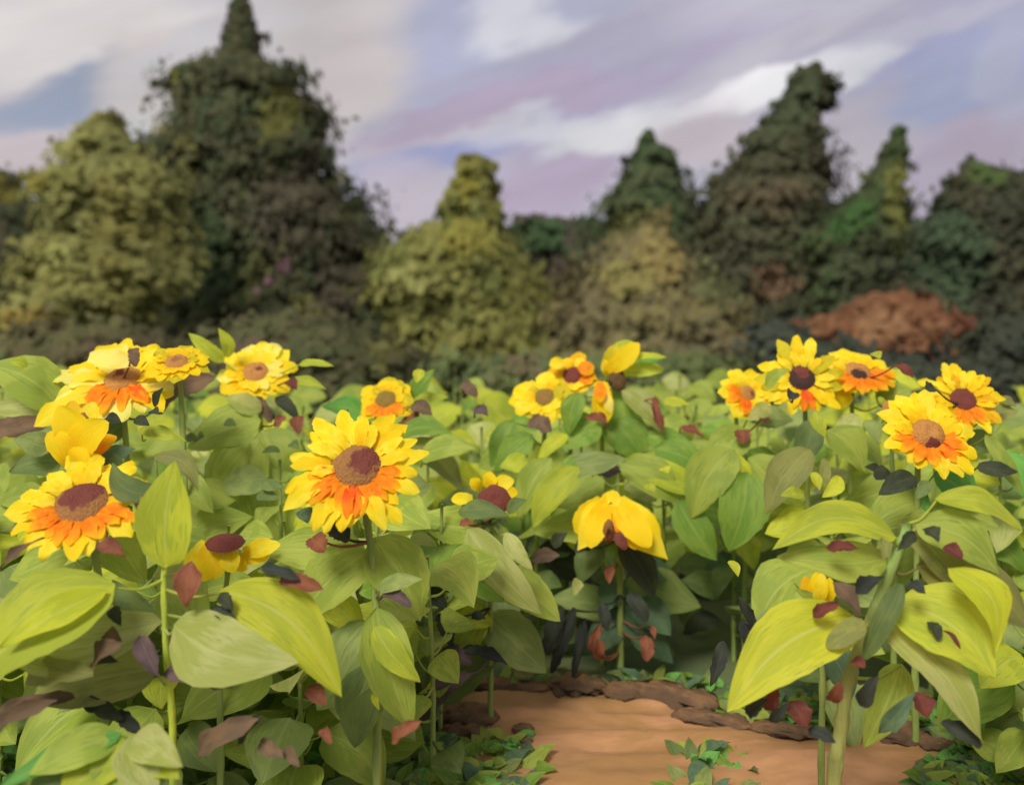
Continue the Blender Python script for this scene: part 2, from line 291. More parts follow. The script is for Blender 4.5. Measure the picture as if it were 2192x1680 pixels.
for c in [(1000, 1478, 1180, 1490, 26, 'long low clod of dark earth at the back left corner of the path'),
          (1165, 1482, 1300, 1484, 40, 'thick dark clod at the back of the path below the dark stems'),
          (1290, 1496, 1385, 1500, 34, 'short brown clod right of the dark stems at the path back edge'),
          (1330, 1480, 1540, 1528, 38, 'big slanting ridge of reddish earth at the back of the path'),
          (1440, 1542, 1610, 1575, 30, 'long brown ridge of earth crossing the path middle right'),
          (1600, 1572, 1770, 1592, 26, 'brown ridge end of earth just left of the thick olive stem'),
          (1840, 1572, 1980, 1598, 44, 'broad dark clod just right of the thick olive stem'),
          (1965, 1604, 2050, 1620, 32, 'dark oval clod near the right end of the path'),
          (935, 1548, 1065, 1560, 44, 'large dark clod on the left edge of the path'),
          (945, 1580, 1040, 1588, 30, 'flat dark clod in front of the large clod left of the path'),
          (1096, 1576, 1144, 1580, 16, 'small round clod on bare earth, the rear one of the pair'),
          (1092, 1606, 1142, 1610, 18, 'small round clod on bare earth, the front one of the pair'),
          (800, 1540, 905, 1560, 60, 'brown clod among the weeds left of the path'),
          (738, 1580, 830, 1584, 36, 'reddish brown flat clod among weeds below the big leaf tip')]:
    clod(*c)

# ------------------------------------------------------------------ trees
def foliage_material():
    m = bpy.data.materials.new('foliage'); m.use_nodes = True; nt = m.node_tree; N = nt.nodes.new; L = nt.links.new; pb = nt.nodes['Principled BSDF']
    at = N('ShaderNodeAttribute'); at.attribute_name = 'Col'
    L(at.outputs['Color'], pb.inputs['Base Color']); pb.inputs['Roughness'].default_value = .8; pb.inputs['Specular IOR Level'].default_value = .1
    tr = N('ShaderNodeBsdfTranslucent'); L(at.outputs['Color'], tr.inputs[0]); ms = N('ShaderNodeMixShader'); ms.inputs[0].default_value = .4
    L(pb.outputs[0], ms.inputs[1]); L(tr.outputs[0], ms.inputs[2]); L(ms.outputs[0], nt.nodes['Material Output'].inputs[0]); return m
FOL = foliage_material()
def interp(rows, y):
    for a, b in zip(rows, rows[1:]):
        if a[0] <= y <= b[0]:
            t = (y - a[0]) / (b[0] - a[0] + 1e-9); return a[1] + (b[1] - a[1]) * t, a[2] + (b[2] - a[2]) * t
    return rows[-1][1:3]
def tree(name, label, cat, rows, d, pal, n, dab=17, accents=(), group=None, trunk=True, depthk=.8, aspect=1.9, dirv=None, core=.74):
    rng = np.random.RandomState(abs(hash(label)) % 1000 if False else sum(map(ord, label)) % 9973)
    k = d / F; y0, y1 = rows[0][0], rows[-1][0]; n = int(n * 1.9); dab *= .78
    ybot = min(HOR + EYE / k * .97, y1)
    mute = lambda c: np.array(lin(c)) * .8 + np.array((.074, .078, .046)) * (.2 + .0 * c[0])
    pal = [mute(c) * 1.5 for c in pal]; pm_ = np.mean(pal, 0); pal = [c * .7 + pm_ * .3 for c in pal]
    cx0 = (rows[-1][1] + rows[-1][2]) / 2
    root = empty(name, ((cx0 - 1096) * k, d, 0)); tag(root, label, cat, group); off = np.array(root.location)
    ys = np.linspace(y0, y1, 80); XL, XR = zip(*[interp(rows, y) for y in ys]); XL = np.array(XL); XR = np.array(XR)
    area = np.maximum(XR - XL, 14) ** 1.0; cdf = np.cumsum(area) / area.sum()
    q = rng.rand(n); py = np.interp(q, cdf, ys) + rng.uniform(-6, 6, n); xl = np.interp(py, ys, XL); xr = np.interp(py, ys, XR)
    th = np.where(rng.rand(n) < .72, rng.uniform(PI, 2 * PI, n), rng.uniform(0, 2 * PI, n))      # front half denser
    rad = np.sqrt(rng.uniform(.45, 1.02, n))
    # silhouette-biased third
    R = (xr - xl) / 2
    sdx = rng.rand() * 100
    lump = np.array([noise.noise(Vector((math.cos(a) * 2.2 + sdx, math.sin(a) * 2.2, y * .022))) for a, y in zip(th, py)])
    rad = rad * (1 + .16 * lump)
    px = (xl + xr) / 2 + R * rad * np.cos(th); dy = R * k * depthk * rad * np.sin(th)
    # boughs: tufts that stand out of the crown, each a knot of leaves
    nc = n // 90; bi = rng.choice(n, nc); who = rng.rand(n) < .5; pick = rng.randint(0, nc, n)
    bpy_, bth = py[bi], th[bi]; brd = rng.uniform(.72, 1.12, nc); bR = R[bi]; sg_ = np.clip(bR * .2, 7, 24) * rng.uniform(.5, 1.4, nc)
    bx_ = ((xl + xr) / 2)[bi] + bR * brd * np.cos(bth); by_ = bR * k * depthk * brd * np.sin(bth)
    gx, gy, gz = rng.normal(0, 1, (3, n))
    px = np.where(who, bx_[pick] + gx * sg_[pick] * 1.1, px); dy = np.where(who, by_[pick] + gy * sg_[pick] * k, dy); py = np.where(who, bpy_[pick] + gz * sg_[pick] * .6 , py)
    th = np.where(who, bth[pick], th)
    C = np.stack([(px - 1096) * k, d + dy, EYE - (py - HOR) * k], 1) - off
    C[:, 2] = np.maximum(C[:, 2], .1)
    out = np.stack([np.cos(th), np.sin(th) * 1.2, np.full(n, .35)], 1)
    nrm = out + rng.normal(0, .34, (n, 3)); nrm /= np.linalg.norm(nrm, axis=1)[:, None]
    if dirv is None: ax = rng.normal(0, 1, (n, 3)); ax[:, 2] *= .7
    else: ax = np.array(dirv)[None, :] * rng.choice([-1, 1], (n, 1)) + rng.normal(0, .45, (n, 3))
    if name == 'conifer': ax = out * np.array([1.2, 1.2, -1.2]) + rng.normal(0, .5, (n, 3))
    ax -= (ax * nrm).sum(1)[:, None] * nrm; ax /= np.linalg.norm(ax, axis=1)[:, None]; bx = np.cross(nrm, ax)
    sz = dab * k * np.minimum(rng.lognormal(0, .4, n) * np.where(rng.rand(n) < .12, 1.5, 1.), 2.3)
    shp = np.array([(-.5, 0), (-.34, .26), (.05, .34), (.38, .2), (.52, -.02), (.3, -.24), (-.1, -.32), (-.4, -.2)])[::-1]
    V = C[:, None, :] + ax[:, None, :] * (shp[None, :, 0:1] * sz[:, None, None]) + bx[:, None, :] * (shp[None, :, 1:2] * sz[:, None, None] * 1.9 / aspect)
    # slight cupping
    V = V - nrm[:, None, :] * (np.abs(shp[None, :, 0:1]) * sz[:, None, None] * .25)
    # colour by clump
    cl = np.array([noise.noise(Vector((x * .55 / (d / 40), y * .55, z * .55 / (d / 40)))) for x, y, z in (C + off)])
    idx = np.clip(((cl * 1.1 + .5) + rng.normal(0, .1, n)) * len(pal), 0, len(pal) - 1).astype(int)
    colr = np.array(pal)[idx] * rng.uniform(.94, 1.06, (n, 1))
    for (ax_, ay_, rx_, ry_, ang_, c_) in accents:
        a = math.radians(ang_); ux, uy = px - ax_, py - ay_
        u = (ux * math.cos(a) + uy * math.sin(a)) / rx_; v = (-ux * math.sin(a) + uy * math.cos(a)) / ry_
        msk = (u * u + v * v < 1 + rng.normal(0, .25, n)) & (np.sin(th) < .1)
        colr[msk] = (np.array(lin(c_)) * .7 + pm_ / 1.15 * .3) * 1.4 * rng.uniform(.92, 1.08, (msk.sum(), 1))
    ncust = out / np.linalg.norm(out, axis=1)[:, None] * 1.0 + nrm * .22; ncust /= np.linalg.norm(ncust, axis=1)[:, None]
    nv = 8
    Vd = V.reshape(-1, 3)
    # inner core
    cv, cf, cn = [], [], []; rws = 26; sg = 20
    for j in range(rws):
        yy = y0 + (y1 - y0) * (.06 + .94 * j / (rws - 1)); a, b = interp(rows, yy); r_ = (b - a) / 2 * core; c_ = (a + b) / 2
        for i in range(sg):
            t = 2 * PI * i / sg; e = 1 + .25 * noise.noise(Vector((math.cos(t) * 2 + sdx, math.sin(t) * 2, yy * .03)))
            cv.append(((c_ + r_ * e * math.cos(t) - 1096) * k - off[0], r_ * k * depthk * e * math.sin(t), max(.05, EYE - (yy - HOR) * k))); cn.append((math.cos(t), math.sin(t), .3))
    for j in range(rws - 1):
        for i in range(sg): cf.append((j * sg + i, (j + 1) * sg + i, (j + 1) * sg + (i + 1) % sg, j * sg + (i + 1) % sg))
    nd = len(Vd)
    me = bpy.data.meshes.new('crown')
    allv = np.concatenate([Vd, np.array(cv)]); me.vertices.add(len(allv)); me.vertices.foreach_set('co', allv.astype(np.float32).ravel())
    loops = np.concatenate([np.arange(nd), (np.array(cf) + nd).ravel()]); me.loops.add(len(loops)); me.loops.foreach_set('vertex_index', loops.astype(np.int32))
    starts = np.concatenate([np.arange(n) * nv, nd + np.arange(len(cf)) * 4]); me.polygons.add(len(starts)); me.polygons.foreach_set('loop_start', starts.astype(np.int32))
    me.polygons.foreach_set('use_smooth', np.ones(len(starts), dtype=bool))
    me.update(calc_edges=True); me.materials.append(FOL)
    ca = me.color_attributes.new('Col', 'FLOAT_COLOR', 'POINT')
    cc = np.ones((len(allv), 4), dtype=np.float32); cc[:nd, :3] = np.repeat(colr, nv, 0); cc[nd:, :3] = np.mean(pal, 0)
    ca.data.foreach_set('color', cc.ravel())
    nn = np.concatenate([np.repeat(ncust, nv, 0), np.array(cn) / 1.05]); nn /= np.linalg.norm(nn, axis=1)[:, None]
    me.normals_split_custom_set_from_vertices(nn.tolist())
    link('crown', me, root)
    if trunk:
        top = EYE - (y0 - HOR) * k; cxm = ((interp(rows, y0 + (y1 - y0) * .3)[0] + interp(rows, y0 + (y1 - y0) * .3)[1]) / 2 - 1096) * k - off[0]
        w0 = .02 * top + .08; path = spline([Vector((0, 0, -.1)), Vector((cxm * .3, 0, top * .35)), Vector((cxm, 0, top * .8))], 5)
        v, f = tube(path, [w0 * (1 - .8 * i / (len(path) - 1)) for i in range(len(path))])
        V2, F2 = list(v), list(f)
        for b in range(7):   # limbs
            i = 2 + b % (len(path) - 3); p = path[i]; a = b * 2.4
            q = p + Vector((math.cos(a) * top * .12, math.sin(a) * top * .1, top * .06)); v, f = tube([p, (p + q) / 2 + Vector((0, 0, -.05)), q], [w0 * .4, w0 * .28, w0 * .1], 6)
            o = len(V2); V2 += v; F2 += [tuple(x + o for x in ff) for ff in f]
        link('trunk', newmesh(V2, F2, BARK), root)
    return root
DK = [(66, 68, 48), (78, 80, 52), (88, 88, 62), (72, 84, 56), (58, 78, 52)]
OL = [(112, 114, 66), (126, 128, 76), (138, 138, 84), (120, 120, 66), (136, 132, 74)]
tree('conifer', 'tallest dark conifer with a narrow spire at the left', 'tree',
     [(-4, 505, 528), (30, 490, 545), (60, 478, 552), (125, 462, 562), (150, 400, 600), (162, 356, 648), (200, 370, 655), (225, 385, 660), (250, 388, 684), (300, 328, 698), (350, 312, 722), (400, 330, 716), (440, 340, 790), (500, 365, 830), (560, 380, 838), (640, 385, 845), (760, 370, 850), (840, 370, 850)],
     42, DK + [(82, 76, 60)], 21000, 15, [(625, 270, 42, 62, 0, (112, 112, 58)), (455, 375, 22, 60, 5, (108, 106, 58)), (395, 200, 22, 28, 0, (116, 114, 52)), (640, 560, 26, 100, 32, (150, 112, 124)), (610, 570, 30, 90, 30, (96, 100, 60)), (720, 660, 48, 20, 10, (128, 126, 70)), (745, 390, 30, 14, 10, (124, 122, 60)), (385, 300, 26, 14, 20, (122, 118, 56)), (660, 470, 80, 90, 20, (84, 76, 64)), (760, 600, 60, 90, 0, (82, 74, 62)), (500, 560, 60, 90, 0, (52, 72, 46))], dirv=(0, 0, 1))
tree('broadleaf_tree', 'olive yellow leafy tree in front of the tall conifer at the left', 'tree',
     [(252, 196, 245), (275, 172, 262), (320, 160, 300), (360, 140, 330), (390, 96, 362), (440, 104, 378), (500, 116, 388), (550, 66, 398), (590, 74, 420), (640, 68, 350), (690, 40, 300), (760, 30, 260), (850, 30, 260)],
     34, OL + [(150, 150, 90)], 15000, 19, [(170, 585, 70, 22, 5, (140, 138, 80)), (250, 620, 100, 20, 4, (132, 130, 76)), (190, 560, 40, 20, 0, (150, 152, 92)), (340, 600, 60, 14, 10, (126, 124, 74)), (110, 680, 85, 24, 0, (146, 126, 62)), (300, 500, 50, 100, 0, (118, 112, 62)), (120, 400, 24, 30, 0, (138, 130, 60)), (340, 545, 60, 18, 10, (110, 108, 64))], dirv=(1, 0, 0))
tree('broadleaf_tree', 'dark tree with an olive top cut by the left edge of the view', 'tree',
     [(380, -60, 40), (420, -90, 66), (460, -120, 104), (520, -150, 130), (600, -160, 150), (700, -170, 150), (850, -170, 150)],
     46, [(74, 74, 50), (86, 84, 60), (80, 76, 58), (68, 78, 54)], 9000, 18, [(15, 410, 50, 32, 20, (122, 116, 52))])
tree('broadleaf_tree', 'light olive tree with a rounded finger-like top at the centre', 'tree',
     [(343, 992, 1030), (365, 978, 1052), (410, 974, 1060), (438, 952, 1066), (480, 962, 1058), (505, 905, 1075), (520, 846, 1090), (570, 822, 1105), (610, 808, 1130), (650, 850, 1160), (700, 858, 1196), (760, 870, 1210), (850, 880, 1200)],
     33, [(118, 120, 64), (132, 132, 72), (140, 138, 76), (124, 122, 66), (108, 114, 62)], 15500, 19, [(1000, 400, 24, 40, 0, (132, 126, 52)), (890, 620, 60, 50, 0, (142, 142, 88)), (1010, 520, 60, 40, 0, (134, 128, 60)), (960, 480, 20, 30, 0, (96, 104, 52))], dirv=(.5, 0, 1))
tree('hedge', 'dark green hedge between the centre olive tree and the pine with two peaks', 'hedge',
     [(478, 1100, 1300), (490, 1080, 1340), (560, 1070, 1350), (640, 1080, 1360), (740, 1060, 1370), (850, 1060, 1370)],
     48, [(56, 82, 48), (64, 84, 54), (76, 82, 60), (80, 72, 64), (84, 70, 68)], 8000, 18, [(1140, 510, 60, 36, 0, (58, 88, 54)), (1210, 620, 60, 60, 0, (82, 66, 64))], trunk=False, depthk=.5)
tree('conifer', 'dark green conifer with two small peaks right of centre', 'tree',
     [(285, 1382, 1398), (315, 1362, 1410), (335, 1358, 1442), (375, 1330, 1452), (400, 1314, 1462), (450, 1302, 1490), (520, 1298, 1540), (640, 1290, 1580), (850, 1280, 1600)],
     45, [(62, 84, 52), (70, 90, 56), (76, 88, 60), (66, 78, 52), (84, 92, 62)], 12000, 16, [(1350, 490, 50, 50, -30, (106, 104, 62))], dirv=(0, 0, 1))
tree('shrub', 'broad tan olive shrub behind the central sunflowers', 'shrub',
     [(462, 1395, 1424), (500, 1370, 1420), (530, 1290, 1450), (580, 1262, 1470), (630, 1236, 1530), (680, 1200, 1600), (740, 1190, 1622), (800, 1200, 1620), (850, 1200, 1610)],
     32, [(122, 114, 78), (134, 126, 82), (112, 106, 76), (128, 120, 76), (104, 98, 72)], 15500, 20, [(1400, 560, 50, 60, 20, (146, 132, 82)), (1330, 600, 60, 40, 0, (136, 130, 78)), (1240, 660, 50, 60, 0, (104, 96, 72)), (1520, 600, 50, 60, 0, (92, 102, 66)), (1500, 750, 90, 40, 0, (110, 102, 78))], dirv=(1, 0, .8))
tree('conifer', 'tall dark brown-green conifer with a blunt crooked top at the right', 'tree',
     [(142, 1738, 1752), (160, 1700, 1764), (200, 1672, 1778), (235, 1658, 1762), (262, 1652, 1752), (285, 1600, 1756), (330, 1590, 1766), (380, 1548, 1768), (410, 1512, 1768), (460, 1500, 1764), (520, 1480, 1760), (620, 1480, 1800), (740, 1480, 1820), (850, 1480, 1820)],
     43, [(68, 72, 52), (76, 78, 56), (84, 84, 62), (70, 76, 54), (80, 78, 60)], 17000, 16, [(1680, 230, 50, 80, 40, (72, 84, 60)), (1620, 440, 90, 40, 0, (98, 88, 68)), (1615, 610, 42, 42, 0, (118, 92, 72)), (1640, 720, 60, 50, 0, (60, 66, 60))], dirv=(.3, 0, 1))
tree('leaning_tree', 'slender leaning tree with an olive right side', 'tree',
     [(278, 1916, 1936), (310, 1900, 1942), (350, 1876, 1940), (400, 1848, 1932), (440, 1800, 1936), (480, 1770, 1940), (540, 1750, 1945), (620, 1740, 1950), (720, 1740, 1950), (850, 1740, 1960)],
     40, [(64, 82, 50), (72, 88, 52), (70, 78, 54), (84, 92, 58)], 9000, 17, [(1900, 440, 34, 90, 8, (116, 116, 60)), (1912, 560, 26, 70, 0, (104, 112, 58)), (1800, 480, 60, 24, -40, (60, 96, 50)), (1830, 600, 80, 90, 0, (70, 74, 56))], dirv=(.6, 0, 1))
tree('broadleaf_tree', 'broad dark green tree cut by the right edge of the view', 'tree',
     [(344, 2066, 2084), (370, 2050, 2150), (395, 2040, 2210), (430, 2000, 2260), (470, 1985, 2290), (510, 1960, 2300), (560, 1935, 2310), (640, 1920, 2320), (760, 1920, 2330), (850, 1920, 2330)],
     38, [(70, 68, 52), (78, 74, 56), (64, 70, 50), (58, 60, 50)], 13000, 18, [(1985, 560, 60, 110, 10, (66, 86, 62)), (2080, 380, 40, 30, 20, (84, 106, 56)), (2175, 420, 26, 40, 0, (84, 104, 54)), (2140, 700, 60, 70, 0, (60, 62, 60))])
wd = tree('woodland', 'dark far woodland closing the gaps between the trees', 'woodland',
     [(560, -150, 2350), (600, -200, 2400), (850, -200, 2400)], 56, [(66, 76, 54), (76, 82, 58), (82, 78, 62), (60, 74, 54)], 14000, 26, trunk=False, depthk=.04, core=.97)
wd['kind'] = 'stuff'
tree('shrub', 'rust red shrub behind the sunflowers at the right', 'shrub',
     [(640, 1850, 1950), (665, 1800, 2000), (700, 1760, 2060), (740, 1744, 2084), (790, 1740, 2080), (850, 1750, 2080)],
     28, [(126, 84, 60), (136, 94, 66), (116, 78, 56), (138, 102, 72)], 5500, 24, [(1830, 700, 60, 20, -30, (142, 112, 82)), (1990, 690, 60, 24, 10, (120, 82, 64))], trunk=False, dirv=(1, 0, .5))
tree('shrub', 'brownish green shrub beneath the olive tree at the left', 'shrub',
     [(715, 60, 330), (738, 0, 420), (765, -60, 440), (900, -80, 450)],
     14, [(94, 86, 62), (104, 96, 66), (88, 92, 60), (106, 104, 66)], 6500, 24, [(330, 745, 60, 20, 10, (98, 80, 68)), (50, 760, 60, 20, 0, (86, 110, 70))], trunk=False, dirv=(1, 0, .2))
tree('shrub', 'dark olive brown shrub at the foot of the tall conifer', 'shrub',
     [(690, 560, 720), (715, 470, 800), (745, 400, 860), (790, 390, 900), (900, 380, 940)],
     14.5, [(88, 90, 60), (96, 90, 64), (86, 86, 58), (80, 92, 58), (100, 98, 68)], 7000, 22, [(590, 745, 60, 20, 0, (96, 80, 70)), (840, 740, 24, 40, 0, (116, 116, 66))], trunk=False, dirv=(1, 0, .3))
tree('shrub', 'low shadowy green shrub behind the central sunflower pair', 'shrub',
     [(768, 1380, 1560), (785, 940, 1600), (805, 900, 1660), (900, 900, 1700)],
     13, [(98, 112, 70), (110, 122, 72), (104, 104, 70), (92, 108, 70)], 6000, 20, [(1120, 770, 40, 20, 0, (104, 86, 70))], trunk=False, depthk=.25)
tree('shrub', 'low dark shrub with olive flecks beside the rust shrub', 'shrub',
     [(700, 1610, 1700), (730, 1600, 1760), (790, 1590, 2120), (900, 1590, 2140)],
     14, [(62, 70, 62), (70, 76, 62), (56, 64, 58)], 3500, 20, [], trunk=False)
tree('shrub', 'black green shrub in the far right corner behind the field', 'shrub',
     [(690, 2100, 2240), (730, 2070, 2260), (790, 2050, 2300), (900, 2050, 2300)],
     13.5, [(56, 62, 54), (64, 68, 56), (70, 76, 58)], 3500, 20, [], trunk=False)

# ------------------------------------------------------------------ sunflowers
KEEP = [(440, 850, 60, 45, 4.3), (40, 905, 90, 35, 4.0), (880, 910, 55, 35, 4.6)]     # (px, py, rx, ry, depth): blooms that scattered leaves must not cover
class Plant:
    def __init__(s, name, label, d, path, group=None, r=.016, cat='sunflower', stem='green', vis=True):
        """path: (px, py) points from the top of the stem down; the last one is carried on to the ground"""
        s.d = d
        P = [pt(x, y, d) if not isinstance(x, Vector) else x for x, y in path]
        base = P[-1].copy(); base.z = -.03
        if P[-1].z > .35: P.append(Vector((P[-1].x, P[-1].y + .01, P[-1].z * .4)))
        P.append(base); s.root = empty(name, (base.x, base.y, 0)); tag(s.root, label, cat, group)
        s.off = Vector(s.root.location); s.path = spline(P, 6) if len(P) > 1 else P
        n = len(s.path); v, f = tube([p - s.off for p in s.path], [r * (.62 + .5 * i / (n - 1)) * (1 + (.22 if i % 5 == 3 else 0) + random.uniform(-.06, .06)) for i in range(n)], 10)
        link('stem', newmesh(v, f, STEM[stem]), s.root)
    def leaf(s, bx, by, tx, ty, w, col, dz=-.08, name='leaf', prof='leaf', bend=0, arch=.1, nrm=None, petiole=True, label=None, bd=0, fold=.2, N=16, M=8, rag=.03, wave=.02, parent=None):
        d = s.d + bd; B = pt(bx, by, d); T = pt(tx, ty, d + dz)
        return s.leaf3(B, T, w / F * d, col, name, prof, bend, arch, nrm, petiole, label, fold, N, M, rag, wave)
    def leaf3(s, B, T, w, col, name='leaf', prof='leaf', bend=0, arch=.1, nrm=None, petiole=True, label=None, fold=.2, N=12, M=6, rag=.03, wave=.02):
        if nrm is None: nrm = Vector((random.uniform(-.15, .15), -1, .75))
        v, f, u = blade(B, T, w, nrm.normalized(), bend, arch, fold, wave, prof, N, M, rag)
        if petiole:
            q = min(s.path, key=lambda p: (p - B).length + (0 if p.z < B.z else .08))
            if (q - B).length > .3: q = B + Vector((0, .05, -.04))
            mid = (q + B) / 2 + Vector((0, 0, -.02)); pv, pf_ = tube(spline([q, mid, B + (T - B) * .03], 4), [.0055, .005, .005, .0045, .004, .004, .0035, .0035, .003], 6)
            o = len(v); v = v + pv; f = f + [tuple(x + o for x in ff) for ff in pf_]; u = u + [(.02, .5)] * len(pv)
        o = link(name, newmesh(v, f, lm(col), s.off, u), s.root)
        if label: o['label'] = label
        return o
def discmat(name, c_in, c_out, c_dark, off, thr):
    m = bpy.data.materials.new(name); m.use_nodes = True; nt = m.node_tree; N = nt.nodes.new; L = nt.links.new; pb = nt.nodes['Principled BSDF']
    uv = N('ShaderNodeUVMap'); mp = N('ShaderNodeVectorMath'); mp.operation = 'SUBTRACT'; mp.inputs[1].default_value = (off[0], off[1], 0); L(uv.outputs[0], mp.inputs[0])
    nz = N('ShaderNodeTexNoise'); nz.inputs['Scale'].default_value = 2.2; nz.inputs['Detail'].default_value = 4; L(uv.outputs[0], nz.inputs[0])
    le = N('ShaderNodeVectorMath'); le.operation = 'LENGTH'; L(mp.outputs[0], le.inputs[0])
    a = N('ShaderNodeMath'); a.operation = 'MULTIPLY_ADD'; a.inputs[1].default_value = .9; L(nz.outputs['Fac'], a.inputs[0]); L(le.outputs['Value'], a.inputs[2])
    mr = N('ShaderNodeMapRange'); mr.interpolation_type = 'SMOOTHSTEP'; mr.inputs[1].default_value = thr + .42 - .1; mr.inputs[2].default_value = thr + .42 + .1; L(a.outputs[0], mr.inputs[0])
    mx = N('ShaderNodeMix'); mx.data_type = 'RGBA'; mx.inputs[6].default_value = rgba(c_in); mx.inputs[7].default_value = rgba(c_out); L(mr.outputs[0], mx.inputs[0])
    vo = N('ShaderNodeTexVoronoi'); vo.inputs['Scale'].default_value = 11; L(uv.outputs[0], vo.inputs['Vector'])
    mr2 = N('ShaderNodeMapRange'); mr2.inputs[1].default_value = .35; mr2.inputs[2].default_value = .8; mr2.inputs[4].default_value = .28; L(vo.outputs['Distance'], mr2.inputs[0])
    m2 = N('ShaderNodeMix'); m2.data_type = 'RGBA'; L(mr2.outputs[0], m2.inputs[0]); L(mx.outputs[2], m2.inputs[6]); m2.inputs[7].default_value = rgba(c_dark)
    L(m2.outputs[2], pb.inputs['Base Color']); pb.inputs['Roughness'].default_value = .75; pb.inputs['Specular IOR Level'].default_value = .25
    bp = N('ShaderNodeBump'); bp.invert = True; bp.inputs['Strength'].default_value = .6; bp.inputs['Distance'].default_value = .006; L(vo.outputs['Distance'], bp.inputs['Height']); L(bp.outputs[0], pb.inputs['Normal'])
    return m
BR = {'maroon': (116, 58, 46), 'brown': (154, 108, 58), 'tan': (188, 132, 66), 'dark': (66, 44, 38), 'umber': (100, 76, 44), 'olive': (140, 116, 48), 'rust': (150, 88, 44)}
def basis(n):
    n = n.normalized(); u = Vector((0, -1, 0)).cross(n) if abs(n.y) < .5 and abs(n.z) > .95 else Vector((0, 0, 1)).cross(n)
    u = u.normalized() if u.length > 1e-3 else Vector((1, 0, 0)); v = n.cross(u).normalized()
    return u, v, n
def disc_mesh(C, n, r, dome, off, mat, ecc=1.0):
    u, v, n = basis(n); V, U, Fc = [], [], []; R, K = 12, 36
    for i in range(R + 1):
        t = i / R
        for k in range(K):
            th = 2 * PI * k / K; rr = r * t * (1 + .16 * noise.noise(Vector((math.cos(th) * 2, math.sin(th) * 2, C.x * 9))) * t)
            hgt = dome * r * (1 - t ** 2.4) * (1 - .35 * math.exp(-(t / .35) ** 2)) + .02 * r * noise.noise(Vector((math.cos(th) * t * 7, math.sin(th) * t * 7, C.x * 5)))
            V.append(C + u * (rr * math.cos(th) * ecc) + v * (rr * math.sin(th)) + n * hgt); U.append((t * math.cos(th), t * math.sin(th)))
    for i in range(R):
        for k in range(K): Fc.append((i * K + k, i * K + (k + 1) % K, (i + 1) * K + (k + 1) % K, (i + 1) * K + k))
    return newmesh(V, Fc, mat, off, U)
def receptacle(C, n, r, off):
    u, v, n = basis(n); V, Fc, U = [], [], []; K = 24
    for i, (t, h) in enumerate([(1.0, 0), (1.02, -.12), (.85, -.3), (.5, -.45), (.16, -.52)]):
        for k in range(K): th = 2 * PI * k / K; V.append(C + u * (r * t * math.cos(th)) + v * (r * t * math.sin(th)) + n * (h * r))
    for i in range(4):
        for k in range(K): Fc.append((i * K + (k + 1) % K, i * K + k, (i + 1) * K + k, (i + 1) * K + (k + 1) % K))
    Fc.append(tuple(range(4 * K, 5 * K)))
    for k in range(13):   # pointed sepals
        th = 2 * PI * (k + .3) / 13; e = u * math.cos(th) + v * math.sin(th)
        bv, bf, _ = blade(C + e * r * .85 - n * r * .22, C + e * r * 1.6 - n * r * .5, r * .5, n, prof='lance', N=6, M=2, fold=.1)
        o = len(V); V += bv; Fc += [tuple(x + o for x in f) for f in bf]
    return newmesh(V, Fc, SEPAL, off)
